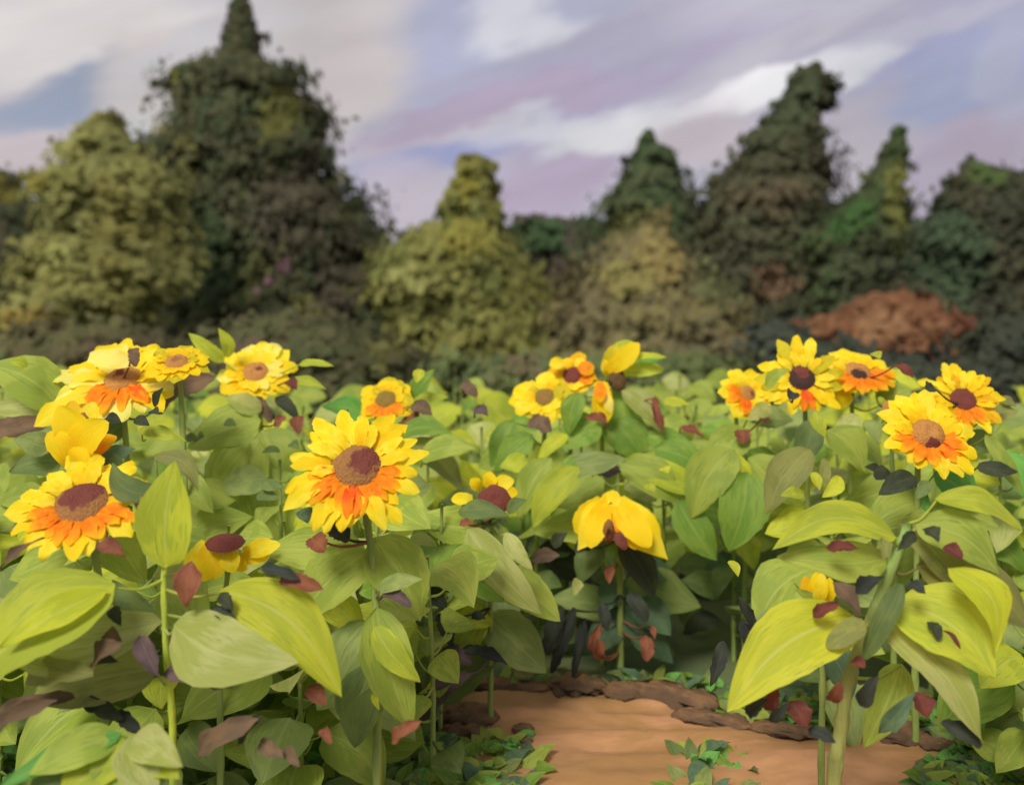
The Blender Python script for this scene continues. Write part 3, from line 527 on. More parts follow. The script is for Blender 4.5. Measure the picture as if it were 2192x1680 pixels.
def head(pl, px, py, disc_px, tilt, yaw=0, plen=1.6, npet=17, cols=('lemon', 'gold'), low=None, low_rng=(200, 340), disc=('maroon', 'brown', (0, 0), .45), wk=1.0, d=None, petal_lens=None, droop=.12, dome=.35, extras=(), keep=True, seed=0, pitch=.12, lowlen=.8, skip=()):
    npet = int(npet * 1.3)
    """tilt: degrees the face is turned up from looking straight at the viewer"""
    rs = random.Random(seed + int(px)); plen = plen * 1.36 if disc_px < 45 else plen; d = pl.d if d is None else d; C = pt(px, py, d); r = disc_px / F * d
    tl = math.radians(tilt); yw = math.radians(yaw); n = Vector((math.sin(yw) * math.cos(tl), -math.cos(yw) * math.cos(tl), math.sin(tl)))
    u, v, n = basis(n)
    h = link('flower_head', receptacle(C, n, r * 1.02, pl.off), pl.root)
    a, b, o_, t_ = disc; dm = discmat('seed_disc_' + a + '_' + b, BR[a], BR[b], BR['dark'], o_, t_)
    link('seed_disc', disc_mesh(C + n * .002, n, r, dome, pl.off, dm), h)
    def pet(th, ln, w, col, lift, dr, base=.82, pit=pitch):
        e = u * math.cos(th) + v * math.sin(th); B = C + e * r * base + n * lift; T = C + e * (r * base + ln) + n * (lift + ln * pit) + (u * -math.sin(th) + v * math.cos(th)) * ln * rs.uniform(-.2, .2)
        bv, bf, bu = blade(B, T, w, n, bend=rs.uniform(-.05, .05), arch=rs.uniform(.02, .1), fold=rs.uniform(.0, .15), wave=.05, prof='petal', N=12, M=6, rag=.12, droop=dr, seed=rs.random())
        link('petal', newmesh(bv, bf, pm(col), pl.off, bu), h)
    for k in range(npet):
        deg = 360 * (k + rs.uniform(-.25, .25)) / npet
        if any(a0 <= deg % 360 <= a1 for a0, a1 in skip): continue
        ln = r * plen * rs.uniform(.7, 1.22)
        if petal_lens:
            for (a0, a1, kk) in petal_lens:
                if a0 <= deg % 360 < a1: ln *= kk
        pet(math.radians(deg), ln, 2 * PI * (r + ln * .5) / npet * 1.5 * wk, rs.choice(cols), -.004 - .003 * (k % 3), droop * rs.uniform(.4, 1.5))
    m = npet // 2 + 3
    for k in range(m):          # inner shorter ring
        deg = 360 * (k + rs.uniform(-.3, .3)) / m
        inlow = low and low_rng[0] <= deg % 360 <= low_rng[1]
        if low and inlow: continue
        if any(a0 <= deg % 360 <= a1 for a0, a1 in skip): continue
        pet(math.radians(deg), r * plen * rs.uniform(.5, .72), 2 * PI * r / m * 1.35 * wk, rs.choice(cols), .004, droop * .5, pit=pitch + .12)
    if low:  # lower ring: shade on the bloom's underside put into orange petal colour
        mm = max(5, int((low_rng[1] - low_rng[0]) / 360 * npet * 1.15))
        for k in range(mm):
            deg = low_rng[0] + (low_rng[1] - low_rng[0]) * (k + .5 + rs.uniform(-.2, .2)) / mm
            pet(math.radians(deg), r * plen * lowlen * rs.uniform(.72, 1.05), 2 * PI * r * 1.25 / npet * 1.5 * wk, low if rs.random() < .88 else 'red', .006, droop, pit=pitch + .05)
    for e in extras: pxpetal(pl, h, *e)
    if keep: KEEP.append((px, py, disc_px * (1 + plen), disc_px * (1 + plen) * max(.5, math.cos(tl)), d))
    return h
def pxpetal(pl, h, bx, by, tx, ty, w, col, dz=-.03, bd=-.02, bend=0, prof='petal', arch=.12, fold=.1, name='petal', nrm=None):
    d = pl.d + bd; bv, bf, bu = blade(pt(bx, by, d), pt(tx, ty, d + dz), w / F * d, nrm or Vector((0, -1, .4)).normalized(), bend, arch, fold, .02, prof, 12, 6, .05)
    me = newmesh(bv, bf, pm(col) if col in PET else lm(col), pl.off, bu); return link(name, me, h)
GR = 'blooming sunflowers in the field'
def stemback(px, py, d, tilt, yaw=0, bx=None):
    """top of the stem just behind a flower head"""
    tl = math.radians(tilt); n = Vector((math.sin(math.radians(yaw)) * math.cos(tl), -math.cos(tl), math.sin(tl))); C = pt(px, py, d); a = C - n * .03; b = C - n * .1
    return [(a, 0), (b, 0)]
def flower(label, px, py, d, tilt, base, yaw=0, stem='green', r=.013, name='sunflower'):
    P = stemback(px, py, d, tilt, yaw) + [(Vector((pt(base[0], base[1], d).x, d + .06, pt(base[0], base[1], d).z)), 0)]
    return Plant(name, label, d, P, GR, r, stem=stem)
# --- the big centre-left bloom
p = flower('largest sunflower, brown face ringed by inner petals in painted orange shade and ragged yellow rays', 768, 1006, 2.9, 38, (800, 1330)); BIG = p
head(p, 765, 1000, 56, 38, 3, 1.78, 20, ('lemon', 'lemon', 'gold', 'lemon'), 'orange', (188, 352), ('maroon', 'brown', (.3, .1), .62), petal_lens=[(60, 120, .95), (150, 215, 1.12)], droop=.15)
pxpetal(p, p.root.children[1], 735, 1080, 748, 1128, 34, 'orange', -.02, -.05)
# --- lower left bloom
p = flower('sunflower at the left edge with a dark maroon face and separate lower petals in painted orange shade', 175, 1082, 2.8, 54, (200, 1330)); LOWL = p
head(p, 175, 1078, 60, 52, 4, 1.5, 17, ('lemon', 'gold', 'lemon'), 'orange', (195, 350), ('maroon', 'brown', (-.05, .25), .75), petal_lens=[(150, 200, 1.15), (340, 360, .9)], extras=[(250, 1100, 298, 1112, 26, 'orange')], droop=.1)
# --- cup-shaped bloom above it
p = flower('half closed golden sunflower with its petals folded like a cup at the left', 172, 930, 3.2, 40, (190, 1250)); CUP = p
h = link('flower_head', receptacle(pt(172, 985, 3.25), Vector((0, -.3, 1)), .045, p.off), p.root)
link('seed_disc', disc_mesh(pt(172, 918, 3.2), Vector((0, -1, .2)), .055, .3, p.off, discmat('seed_disc_cup', BR['brown'], BR['brown'], BR['umber'], (0, 0), .5), .55), h)
for e in [(170, 1000, 128, 868, 78, 'gold', -.03, -.03, .12), (172, 1000, 228, 900, 78, 'gold', -.05, -.05, -.12), (165, 985, 155, 858, 60, 'deepgold', .02, .04, 0), (178, 985, 200, 860, 60, 'lemon', .02, .04, 0), (160, 1002, 104, 925, 60, 'gold', -.02, -.06, .1), (190, 1000, 250, 935, 46, 'orange', -.02, -.02, -.15), (140, 990, 212, 985, 52, 'lemon', 0, -.09, .05), (165, 1003, 185, 960, 60, 'gold', -.02, -.1, 0)]: pxpetal(p, h, *e)
KEEP.append((172, 930, 80, 80, 3.1))
# --- back left trio
p = flower('wide pale yellow sunflower with tan face and front petals in painted orange shade at the upper left', 250, 815, 3.9, 50, (270, 1200)); TRI = p
head(p, 262, 812, 42, 50, -5, 1.75, 15, ('lemon', 'pale', 'gold'), 'orange', (215, 335), ('maroon', 'tan', (-.2, .25), .32), petal_lens=[(180, 235, 1.3), (330, 360, .95), (0, 60, .7)], extras=[(190, 765, 290, 778, 44, 'pale', -.02, -.04), (175, 815, 128, 868, 38, 'pale'), (200, 830, 168, 862, 34, 'orange'), (330, 838, 372, 846, 30, 'lemon')])
p = flower('golden oval sunflower partly behind the pale one at the upper left', 376, 776, 3.8, 58, (390, 1150))
head(p, 378, 776, 27, 56, 8, 1.15, 14, ('gold', 'olivegold', 'gold'), None, (0, 0), ('brown', 'tan', (0, 0), .4), wk=1.3)
p = flower('round yellow sunflower below a pair of green leaf tips in the upper left', 545, 795, 4.6, 40, (560, 1150)); RND = p
head(p, 548, 797, 29, 42, 5, 1.42, 14, ('lemon', 'gold', 'pale', 'lemon'), None, (0, 0), ('maroon', 'tan', (.25, .1), .25), wk=1.35)
p = flower('small rounded golden sunflower above the largest one', 822, 853, 4.6, 40, (815, 1150)); SMR = p
head(p, 826, 856, 25, 40, -5, 1.15, 13, ('gold', 'olivegold', 'gold'), 'orange', (215, 325), ('olive', 'olive', (0, 0), .4), wk=1.45, lowlen=.95)
# --- centre pair and buds
p = flower('olive-faced golden sunflower, left one of the centre pair', 1160, 852, 4.8, 40, (1150, 1150), -18); CEN = p
head(p, 1166, 851, 24, 36, -18, 1.35, 12, ('gold', 'lemon', 'olivegold'), None, (0, 0), ('brown', 'olive', (0, 0), .4), wk=1.4, petal_lens=[(150, 270, 1.2), (0, 60, .8)])
p = flower('maroon-faced sunflower with one orange side, right one of the centre pair', 1222, 800, 4.9, 34, (1215, 1150), -12)
head(p, 1226, 804, 23, 34, -12, 1.2, 12, ('gold', 'lemon', 'deepgold'), 'orange', (330, 359), ('maroon', 'maroon', (0, 0), .6), wk=1.3, extras=[(1240, 780, 1268, 800, 34, 'orange'), (1208, 775, 1176, 782, 28, 'lemon')])
def bud(label, px, py, d, base, petals, disc=None, sep=(0, 0, 14), nrm=(0, -.2, 1), stem='green'):
    P = [(pt(px, py, d + .02), 0), (pt(px + (base[0] - px) * .3, py + 60, d + .05), 0), (pt(base[0], base[1], d + .06), 0)]
    pl = Plant('sunflower', label, d, P, GR, .011, stem=stem)
    h = link('flower_head', receptacle(pt(px + sep[0], py + sep[1], d + .01), Vector(nrm), sep[2] / F * d, pl.off), pl.root)
    if disc: link('seed_disc', disc_mesh(pt(disc[0], disc[1], d - .07), Vector(disc[5]) if len(disc) > 5 else Vector((0, -1, .2)), disc[2] / F * d, .35, pl.off, discmat('seed_disc_' + disc[4], BR[disc[4]], BR[disc[4]], BR['dark'], (0, 0), .5), disc[3]), h)
    for e in petals: pxpetal(pl, h, *e)
    return pl, h
BUD1, _ = bud('hanging yellow and orange sunflower bud under the centre pair of blooms', 1288, 818, 4.7, (1290, 1150),
    [(1286, 815, 1280, 898, 34, 'gold', -.02, -.02), (1290, 818, 1298, 904, 36, 'gold', -.04, -.03), (1284, 818, 1284, 862, 26, 'orange', -.04, -.06), (1296, 840, 1306, 886, 20, 'pale', -.02, -.06)], None, (0, 0, 13), (0, -.1, -1))
KEEP.append((1288, 860, 30, 50, 4.6))
BUD2, hh = bud('sunflower opening sideways with one long gold petal and pale green leaves beside the centre pair', 1318, 815, 4.8, (1320, 1150),
    [(1300, 795, 1368, 735, 44, 'gold', -.02, -.05, .06), (1292, 795, 1320, 738, 30, 'olivegold', 0, .0), (1300, 790, 1352, 730, 44, 'yg', .03, .02), (1325, 800, 1420, 790, 34, 'yg', 0, 0), (1300, 806, 1292, 770, 22, 'lemon')], (1322, 815, 22, .9, 'umber'), (0, 0, 16), (.3, -.6, .8))
KEEP.append((1330, 770, 50, 50, 4.7))
# --- right group
p = flower('sunflower with an orange left rim and small tan face, leftmost of the right group', 1592, 828, 4.7, 30, (1600, 1150), 15); RG1 = p
head(p, 1600, 842, 20, 30, 12, 1.7, 13, ('gold', 'lemon', 'lemon'), 'orange', (150, 262), ('maroon', 'tan', (.4, -.2), .3), wk=1.3)
p = flower('big sunflower with a nearly black round face in the right group', 1735, 805, 4.3, 30, (1740, 1150)); RG2 = p
head(p, 1716, 811, 31, 24, -6, 1.42, 17, ('lemon', 'gold', 'lemon', 'olivegold'), 'gold', (220, 320), ('maroon', 'dark', (0, .4), .5), petal_lens=[(60, 130, 1.1), (300, 360, 1.1)])
p = flower('sunflower with a tan upper face and a chin of painted orange shade in the right group', 1836, 800, 4.4, 48, (1830, 1150)); RG3 = p
head(p, 1836, 796, 30, 50, 5, 1.15, 14, ('lemon', 'gold', 'lemon'), 'orange', (190, 352), ('dark', 'tan', (-.1, -.5), .55), wk=1.25, lowlen=1.25, extras=[(1800, 825, 1796, 874, 50, 'gold', -.02, -.03)])
p = flower('shaggy sunflower at the right edge with a tan and maroon face and rough outer petals', 2070, 858, 4.1, 32, (2090, 1150), -8); RG4 = p
head(p, 2062, 856, 30, 34, -8, 1.5, 17, ('lemon', 'gold', 'lemon', 'deepgold'), 'orange', (240, 320), ('maroon', 'maroon', (-.1, -.3), .5), petal_lens=[(20, 60, 1.15)])
p = flower('tan-faced sunflower with an inner ring of painted orange shade, lowest of the right group', 1985, 938, 3.7, 36, (1975, 1250), 0); RG5 = p
head(p, 1986, 930, 38, 36, 2, 1.38, 15, ('lemon', 'gold', 'lemon'), 'orange', (185, 352), ('maroon', 'tan', (0, -.9), .45), dome=.6)
bud('small tan sunflower bud above the lowest bloom of the right group', 1905, 880, 3.95, (1915, 1200), [(1915, 880, 1960, 866, 24, 'lemon', -.01, -.02), (1905, 885, 1940, 905, 26, 'lemon', 0, .01), (1895, 870, 1880, 850, 16, 'yg', 0, .02)], (1906, 877, 19, 1, 'tan'), (0, 4, 17), (0, -1, .2))
# --- drooping bloom over the path
p = Plant('sunflower', 'drooping sunflower whose yellow petals hang like a tent over the path', 4.35, [(pt(1303, 1100, 4.35), 0), (pt(1306, 1085, 4.42), 0), (pt(1318, 1120, 4.47), 0), (pt(1325, 1200, 4.48), 0), (pt(1328, 1350, 4.48), 0)], GR, .014); DRP = p
h = link('flower_head', receptacle(pt(1305, 1092, 4.34), Vector((0, -.3, -1)), .055, p.off), p.root)
link('seed_disc', disc_mesh(pt(1302, 1138, 4.17), Vector((0, -1, -.4)), .062, .4, p.off, discmat('seed_disc_droop', BR['maroon'], BR['brown'], BR['dark'], (0, 0), .5), .42), h)
for e in [(1300, 1066, 1236, 1178, 76, 'lemon', -.1, -.03, -.06, 'lance'), (1312, 1066, 1430, 1198, 84, 'lemon', -.1, -.04, .05, 'lance'), (1306, 1064, 1250, 1160, 56, 'gold', -.06, -.05, -.05), (1290, 1070, 1232, 1140, 56, 'gold', -.05, .0), (1318, 1070, 1392, 1170, 62, 'gold', -.14, -.06, .04), (1296, 1072, 1262, 1172, 50, 'gold', -.14, -.06),
          (1325, 1072, 1412, 1150, 60, 'lemon', -.02, .03, .04), (1290, 1068, 1330, 1072, 40, 'lemon', -.04, -.04), (1322, 1110, 1338, 1160, 30, 'orange', -.05, -.12), (1330, 1110, 1362, 1176, 36, 'gold', -.06, -.1)]: pxpetal(p, h, *e)
pxpetal(p, h, 1318, 1140, 1340, 1176, 26, 'maroon', -.02, -.18, 0, 'dab', name='sepal')
KEEP.append((1320, 1125, 100, 66, 4.2))
# --- small half-hidden bloom, profile bloom, bud
NES, _ = bud('small sunflower nestled low among leaves with a red brown face and one gold ray', 1055, 1085, 3.9, (1050, 1300),
    [(1058, 1042, 1108, 1056, 32, 'gold', -.02, -.03, .1), (1040, 1042, 1052, 1010, 32, 'gold', 0, -.03, .1), (1012, 1066, 966, 1070, 28, 'lemon', -.02, -.05), (1050, 1044, 1100, 1028, 36, 'lemon', -.02, -.02), (1028, 1048, 1008, 1024, 28, 'gold', -.02, -.02)], (1060, 1070, 30, 1.15, 'maroon', (0, -1, .35)), (-5, 22, 24), (0, -.3, 1))
KEEP.append((1050, 1070, 85, 45, 3.8))
PRO, _ = bud('side view sunflower with maroon half moon face and hanging yellow petals beside the upright leaf', 490, 1195, 3.0, (470, 1330),
    [(452, 1160, 436, 1244, 56, 'gold', -.04, -.05, -.1), (442, 1160, 400, 1222, 50, 'lemon', -.03, -.04, -.1), (490, 1175, 500, 1225, 44, 'lemon', -.05, -.06), (530, 1185, 600, 1165, 36, 'lemon', -.03, -.04), (510, 1195, 575, 1192, 34, 'gold', -.03, -.02), (475, 1190, 462, 1240, 36, 'gold', -.06, -.05), (500, 1195, 528, 1220, 30, 'gold', -.04, -.03), (520, 1180, 586, 1160, 30, 'gold', 0, 0)],
    (482, 1162, 36, 1.15, 'maroon', (0, -.35, .95)), (0, -10, 26), (0, -.3, 1))
KEEP.append((500, 1190, 100, 55, 2.9))
SID, _ = bud('closed yellow sunflower bud beside the thick stem at the right', 1748, 1290, 3.15, (1760, 1450),
    [(1745, 1300, 1752, 1222, 46, 'gold', -.02, -.03), (1738, 1298, 1722, 1232, 32, 'deepgold', -.01, -.01, -.08), (1756, 1298, 1776, 1236, 32, 'gold', -.01, -.01, .08), (1748, 1298, 1760, 1226, 32, 'lemon', -.02, -.06)], None, (0, 4, 20), (0, -.2, 1))
KEEP.append((1748, 1260, 40, 50, 3.05))

# ------------------------------------------------------------------ hand placed foliage: foreground left plant
p = Plant('leafy_sunflower', 'flowerless sunflower plant with upright leaf and bright pale stem at the lower left', 2.7, [(354, 1190), (350, 1240), (356, 1400), (368, 1520), (370, 1640)], None, .011, stem='bright'); FL = p
p.leaf(356, 1215, 376, 985, 128, 'yg', -.02, bend=-.03, bd=-.02, fold=.15, arch=.04)
p.leaf(352, 1185, 300, 1060, 60, 'olive', 0, bend=.1, bd=.06)
p.leaf(372, 1338, 640, 1418, 150, 'pale', -.12, bend=.12, bd=-.05, fold=.1, wave=.01)
p.leaf(470, 1262, 732, 1492, 130, 'bright', -.12, bend=-.12, bd=-.01, fold=.2, wave=.012)
p.leaf(490, 1300, 640, 1425, 100, 'mid', -.05, bend=-.04, bd=.03)
p.leaf(248, 1250, -70, 1480, 190, 'yg', -.15, bend=.05, bd=-.08, wave=.012)
p.leaf(230, 1262, 0, 1385, 70, 'bright', -.12, bend=-.03, bd=-.12, petiole=False)
p.leaf(350, 1330, -60, 1250, 130, 'pale', -.05, bend=-.26, bd=.03)
p.leaf(330, 1330, 240, 1240, 60, 'deep', 0, bend=-.1, bd=.05)
p.leaf(340, 1430, 60, 1500, 130, 'olive', -.05, bd=.08)
p.leaf(360, 1060, 240, 990, 60, 'deep', .05, bend=-.25, bd=.1)
p.leaf(330, 975, 425, 1050, 46, 'olive', -.02, bend=-.2, bd=.02)
for (a, b, c, dd, w, col) in [(-20, 1545, 158, 1488, 46, 'umber'), (178, 1500, 262, 1540, 40, 'dark'), (250, 1525, 300, 1570, 36, 'ink'), (352, 1440, 498, 1470, 44, 'plum'), (190, 1410, 252, 1414, 44, 'dark'), (225, 1355, 262, 1372, 34, 'umber'), (240, 1300, 258, 1340, 32, 'dark'),
        (300, 1360, 340, 1450, 50, 'plum'), (410, 1200, 398, 1300, 66, 'rust'), (450, 1300, 520, 1345, 30, 'ink'), (470, 1270, 500, 1310, 34, 'dark'), (210, 1160, 270, 1190, 40, 'rust'), (0, 1220, 96, 1150, 26, 'umber'), (600, 1240, 690, 1262, 40, 'rust'), (660, 1470, 700, 1510, 46, 'rust'), (560, 1215, 640, 1240, 30, 'ink')]:
    p.leaf(a, b, c, dd, w * .9, col, -.04, 'withered_leaf', random.choice(['dab', 'leaf', 'lance']), petiole=False, bd=-.06 if b < 1480 else -.0, arch=.12, N=10, M=6, rag=.16, wave=.05, fold=.4)
for (a, b, c, dd, w, col) in [(425, 1610, 552, 1538, 52, 'umber'), (510, 1590, 560, 1530, 30, 'dark'), (556, 1590, 604, 1620, 34, 'umber'), (610, 1600, 640, 1640, 26, 'umber'), (690, 1560, 710, 1590, 24, 'rust'), (200, 1415, 258, 1380, 50, 'umber'), (-20, 1570, 120, 1500, 40, 'umber'), (840, 1585, 900, 1545, 34, 'rust'), (60, 1450, 200, 1440, 60, 'olive')]:
    p.leaf(a, b, c, dd, w, col, -.06, 'withered_leaf', 'dab', bd=-.12, arch=.12, N=10, M=6, rag=.14, wave=.04, fold=.3, petiole=False)
# bottom-left low leaf fan
p = Plant('leafy_sunflower', 'low young sunflower plant with pale fanned leaves in the bottom left corner', 2.45, [(268, 1575), (270, 1640)], None, .008); FAN = p
for (a, b, c, dd, w, col) in [(265, 1575, 130, 1720, 120, 'yg'), (275, 1578, 230, 1740, 110, 'mid'), (280, 1575, 330, 1720, 100, 'pale'), (285, 1575, 392, 1640, 80, 'pale'), (255, 1572, 60, 1660, 90, 'mid'), (262, 1570, -10, 1690, 60, 'emerald'), (330, 1620, 386, 1665, 66, 'yg'), (240, 1580, 40, 1760, 120, 'deep')]:
    p.leaf(a, b, c, dd, w, col, -.12)
# foreground right plant
p = Plant('leafy_sunflower', 'flowerless sunflower plant with thick olive stem leaning over the path at the right', 2.75, [(1945, 1120), (1915, 1200), (1862, 1330), (1818, 1450), (1800, 1560), (1785, 1680)], None, .020, stem='leaning'); FR = p
p.leaf(1836, 1322, 1556, 1524, 150, 'bright', -.1, bend=.1, bd=-.06, fold=.15, wave=.012)
p.leaf(1886, 1330, 2104, 1590, 96, 'pale', -.1, bend=-.05, bd=-.05)
p.leaf(1910, 1290, 2130, 1450, 170, 'yg', -.12, bend=-.12, bd=-.03)
p.leaf(2030, 1215, 2130, 1395, 84, 'bright', -.03, bend=-.22, bd=-.13, petiole=False)
p.leaf(1960, 1210, 2210, 1350, 130, 'olive', -.02, bend=-.08, bd=.02)
p.leaf(1920, 1150, 1652, 1178, 84, 'yg', -.06, bend=.16, bd=-.02)
p.leaf(1900, 1195, 1664, 1190, 90, 'mid', -.05, bend=-.1, bd=.02)
p.leaf(1960, 1120, 2140, 1230, 110, 'mid', -.05, bend=-.1, bd=0)
p.leaf(2000, 1068, 2185, 1135, 60, 'yg', -.05, bend=-.12, bd=.0)
p.leaf(1930, 1120, 2080, 1290, 90, 'olive', -.05, bd=.05)
p.leaf(1930, 1250, 1850, 1410, 48, 'deep', -.02, prof='dab', bd=-.09, petiole=False)
p.leaf(1850, 1330, 1770, 1385, 52, 'olive', -.02, prof='dab', bd=-.13, petiole=False)
p.leaf(1930, 1420, 1850, 1600, 90, 'mid', -.05, bd=.08)
for (a, b, c, dd, w, col) in [(1782, 1245, 1840, 1318, 46, 'umber'), (1826, 1268, 1892, 1234, 40, 'ink'), (1944, 1248, 1982, 1272, 34, 'ink'), (1768, 1174, 1838, 1174, 32, 'maroon'), (1740, 1318, 1796, 1292, 32, 'maroon'), (2000, 1355, 2056, 1415, 52, 'maroon'), (1826, 1412, 1850, 1430, 34, 'maroon'),
        (1645, 1520, 1660, 1452, 36, 'maroon'), (1690, 1500, 1730, 1560, 60, 'maroon'), (1650, 1545, 1690, 1500, 26, 'ink'), (1730, 1560, 1790, 1590, 34, 'ink'), (1960, 1480, 1985, 1540, 56, 'maroon'), (1780, 1500, 1800, 1460, 36, 'rust'), (1840, 1510, 1880, 1440, 40, 'ink'), (2015, 1545, 2100, 1598, 40, 'ink'), (1990, 1330, 2010, 1370, 30, 'dark'),
        (1880, 1570, 1960, 1480, 44, 'blue'), (1980, 1130, 2010, 1160, 40, 'dark'), (1960, 1140, 1920, 1180, 32, 'dark'), (1888, 1150, 1892, 1200, 34, 'olive'), (2020, 1170, 2060, 1195, 36, 'maroon'), (1600, 1530, 1640, 1495, 34, 'ink')]:
    p.leaf(a, b, c, dd, w * .9, col, -.04, 'withered_leaf', random.choice(['dab', 'leaf', 'lance']), petiole=False, bd=-.1, arch=.12, N=10, M=6, rag=.16, wave=.05, fold=.4)
# leaves hung on the blooming plants: (plant, [(base, tip, width, tone, depth offset)])
def leaves(pl, L, **k):
    for (a, b, c, dd, w, col, bd) in L:
        dry = col in ('ink', 'umber', 'rust', 'maroon', 'plum'); small = math.hypot(c - a, dd - b) < 75
        pl.leaf(a, b, c, dd, w, col, -.04, 'withered_leaf' if dry else 'leaf', (random.choice(['dab', 'leaf']) if dry else 'leaf'), petiole=dry or not small, bd=bd, arch=.1, bend=random.uniform(-.1, .1), rag=.15 if dry else .04, wave=.05 if dry else .02, fold=.4 if dry else .2, **k)
leaves(BIG, [(790, 1180, 640, 1330, 120, 'mid', .1), (800, 1150, 900, 1330, 130, 'mid', .12), (800, 1330, 680, 1520, 130, 'sage', .12), (805, 1300, 880, 1560, 110, 'mid', .05), (810, 1260, 905, 1240, 40, 'sage', .0), (800, 1340, 900, 1460, 60, 'yg', .0),
    (790, 1200, 560, 1180, 110, 'mid', .2), (800, 1420, 760, 1600, 110, 'deep', .06), (820, 1270, 880, 1300, 28, 'plum', -.02), (668, 1150, 696, 1180, 46, 'rust', .0), (700, 1120, 745, 1160, 50, 'ink', .03), (645, 1090, 660, 1120, 36, 'blue', .05), (560, 1035, 610, 1045, 30, 'deep', .2), (550, 1060, 600, 1068, 30, 'deep', .2), (800, 1480, 812, 1520, 16, 'bright', -.02)])
leaves(RND, [(480, 775, 402, 712, 34, 'yg', -.05), (490, 765, 468, 702, 30, 'yg', -.05), (610, 820, 700, 835, 26, 'yg', -.05), (640, 780, 716, 784, 20, 'yg', -.05), (545, 850, 580, 905, 24, 'umber', -.1), (590, 850, 640, 900, 30, 'dark', -.05), (640, 890, 640, 930, 30, 'rust', -.12), (610, 890, 590, 920, 22, 'rust', -.12), (615, 815, 635, 835, 26, 'maroon', -.12),
    (560, 900, 400, 960, 110, 'mid', -.2), (560, 920, 640, 1060, 120, 'mid', -.25), (555, 940, 450, 1120, 150, 'mid', -.3), (560, 1000, 620, 1230, 150, 'mid', -.35), (560, 880, 480, 850, 50, 'pale', -.15), (420, 940, 436, 936, 36, 'deep', -.4), (600, 965, 560, 970, 20, 'deep', -.4), (620, 950, 640, 960, 24, 'deep', -.4), (480, 905, 506, 912, 22, 'deep', -.4), (396, 935, 424, 942, 26, 'deep', -.5)])
leaves(TRI, [(300, 920, 400, 945, 34, 'yg', -.3), (270, 905, 160, 960, 80, 'deep', .1), (330, 870, 350, 830, 30, 'dark', -.3), (225, 895, 260, 905, 28, 'dark', -.35), (290, 895, 320, 912, 26, 'dark', -.35), (325, 878, 340, 886, 24, 'dark', -.35), (330, 880, 460, 810, 70, 'umber', .3), (130, 870, -30, 780, 110, 'mid', .0), (150, 860, -30, 880, 60, 'pale', .1), (120, 900, -30, 930, 70, 'umber', .25), (288, 745, 292, 785, 26, 'umber', -.12), (60, 785, 20, 775, 30, 'yg', -.1)])  # wide umber leaves behind the bloom stand in for brown earth patches
leaves(CUP, [(180, 1000, 20, 1010, 90, 'deep', .15), (190, 1020, 290, 960, 60, 'blue', .15), (110, 960, 30, 940, 60, 'sage', .1), (180, 980, 280, 1060, 70, 'deep', .1)])
leaves(LOWL, [(150, 1180, 20, 1240, 90, 'mid', .15), (230, 1150, 310, 1250, 90, 'mid', .15)])
leaves(SMR, [(870, 860, 930, 790, 50, 'green', .1), (880, 868, 960, 850, 34, 'yg', .0), (900, 790, 892, 820, 26, 'bright', -.1), (860, 900, 900, 925, 60, 'rust', -.05), (880, 870, 925, 890, 36, 'umber', -.08), (735, 885, 745, 892, 24, 'plum', -.2), (790, 900, 690, 870, 60, 'emerald', .1), (990, 820, 1020, 850, 30, 'umber', .0), (1015, 875, 1045, 890, 28, 'plum', .0), (880, 940, 990, 1050, 60, 'olive', -.2), (900, 980, 1020, 960, 60, 'mid', -.3), (850, 930, 970, 930, 50, 'green', -.2)])
leaves(CEN, [(1140, 930, 1060, 1010, 60, 'green', -.1), (1100, 900, 1050, 1000, 60, 'green', .0), (1130, 905, 1180, 925, 44, 'umber', -.15), (1215, 930, 1150, 990, 34, 'bright', -.3), (1130, 985, 1070, 1000, 50, 'yg', -.3), (1180, 980, 1110, 1110, 70, 'mid', -.4), (1240, 1000, 1140, 1130, 70, 'yg', -.45), (1200, 1000, 1340, 980, 60, 'sage', -.4)])
leaves(BUD1, [(1300, 900, 1250, 895, 26, 'rust', -.15), (1280, 900, 1200, 960, 90, 'green', .02), (1310, 900, 1380, 990, 90, 'green', .02), (1240, 840, 1220, 930, 50, 'green', .0), (1300, 830, 1340, 980, 90, 'green', .1), (1270, 1000, 1330, 1010, 46, 'plum', -.25), (1250, 980, 1200, 1010, 30, 'green', -.3)])
leaves(BUD2, [(1340, 800, 1420, 765, 40, 'emerald', .05), (1345, 765, 1428, 765, 20, 'bright', -.02), (1330, 835, 1420, 930, 60, 'pale', -.08), (1420, 860, 1476, 866, 26, 'bright', -.1), (1400, 850, 1424, 930, 22, 'rust', -.15), (1455, 915, 1505, 935, 22, 'rust', -.1), (1380, 930, 1500, 990, 60, 'green', -.1), (1400, 960, 1520, 1020, 70, 'green', -.2), (1330, 990, 1460, 1080, 90, 'mid', -.3), (1420, 1000, 1430, 1012, 26, 'bright', -.5), (1385, 1035, 1402, 1052, 26, 'yg', -.5), (1450, 1070, 1535, 1200, 80, 'green', -.4), (1340, 980, 1530, 1060, 70, 'yg', -.25)])
leaves(RG1, [(1600, 890, 1700, 900, 60, 'sage', .0), (1585, 920, 1590, 950, 36, 'rust', -.15), (1632, 895, 1640, 905, 22, 'maroon', -.15), (1555, 970, 1610, 1040, 40, 'bright', -.3), (1600, 920, 1500, 1000, 80, 'mid', -.1), (1600, 980, 1700, 1080, 90, 'mid', -.2), (1570, 960, 1480, 1110, 100, 'mid', -.3), (1600, 1010, 1560, 1180, 110, 'green', -.35), (1645, 865, 1600, 900, 40, 'pale', -.1)])
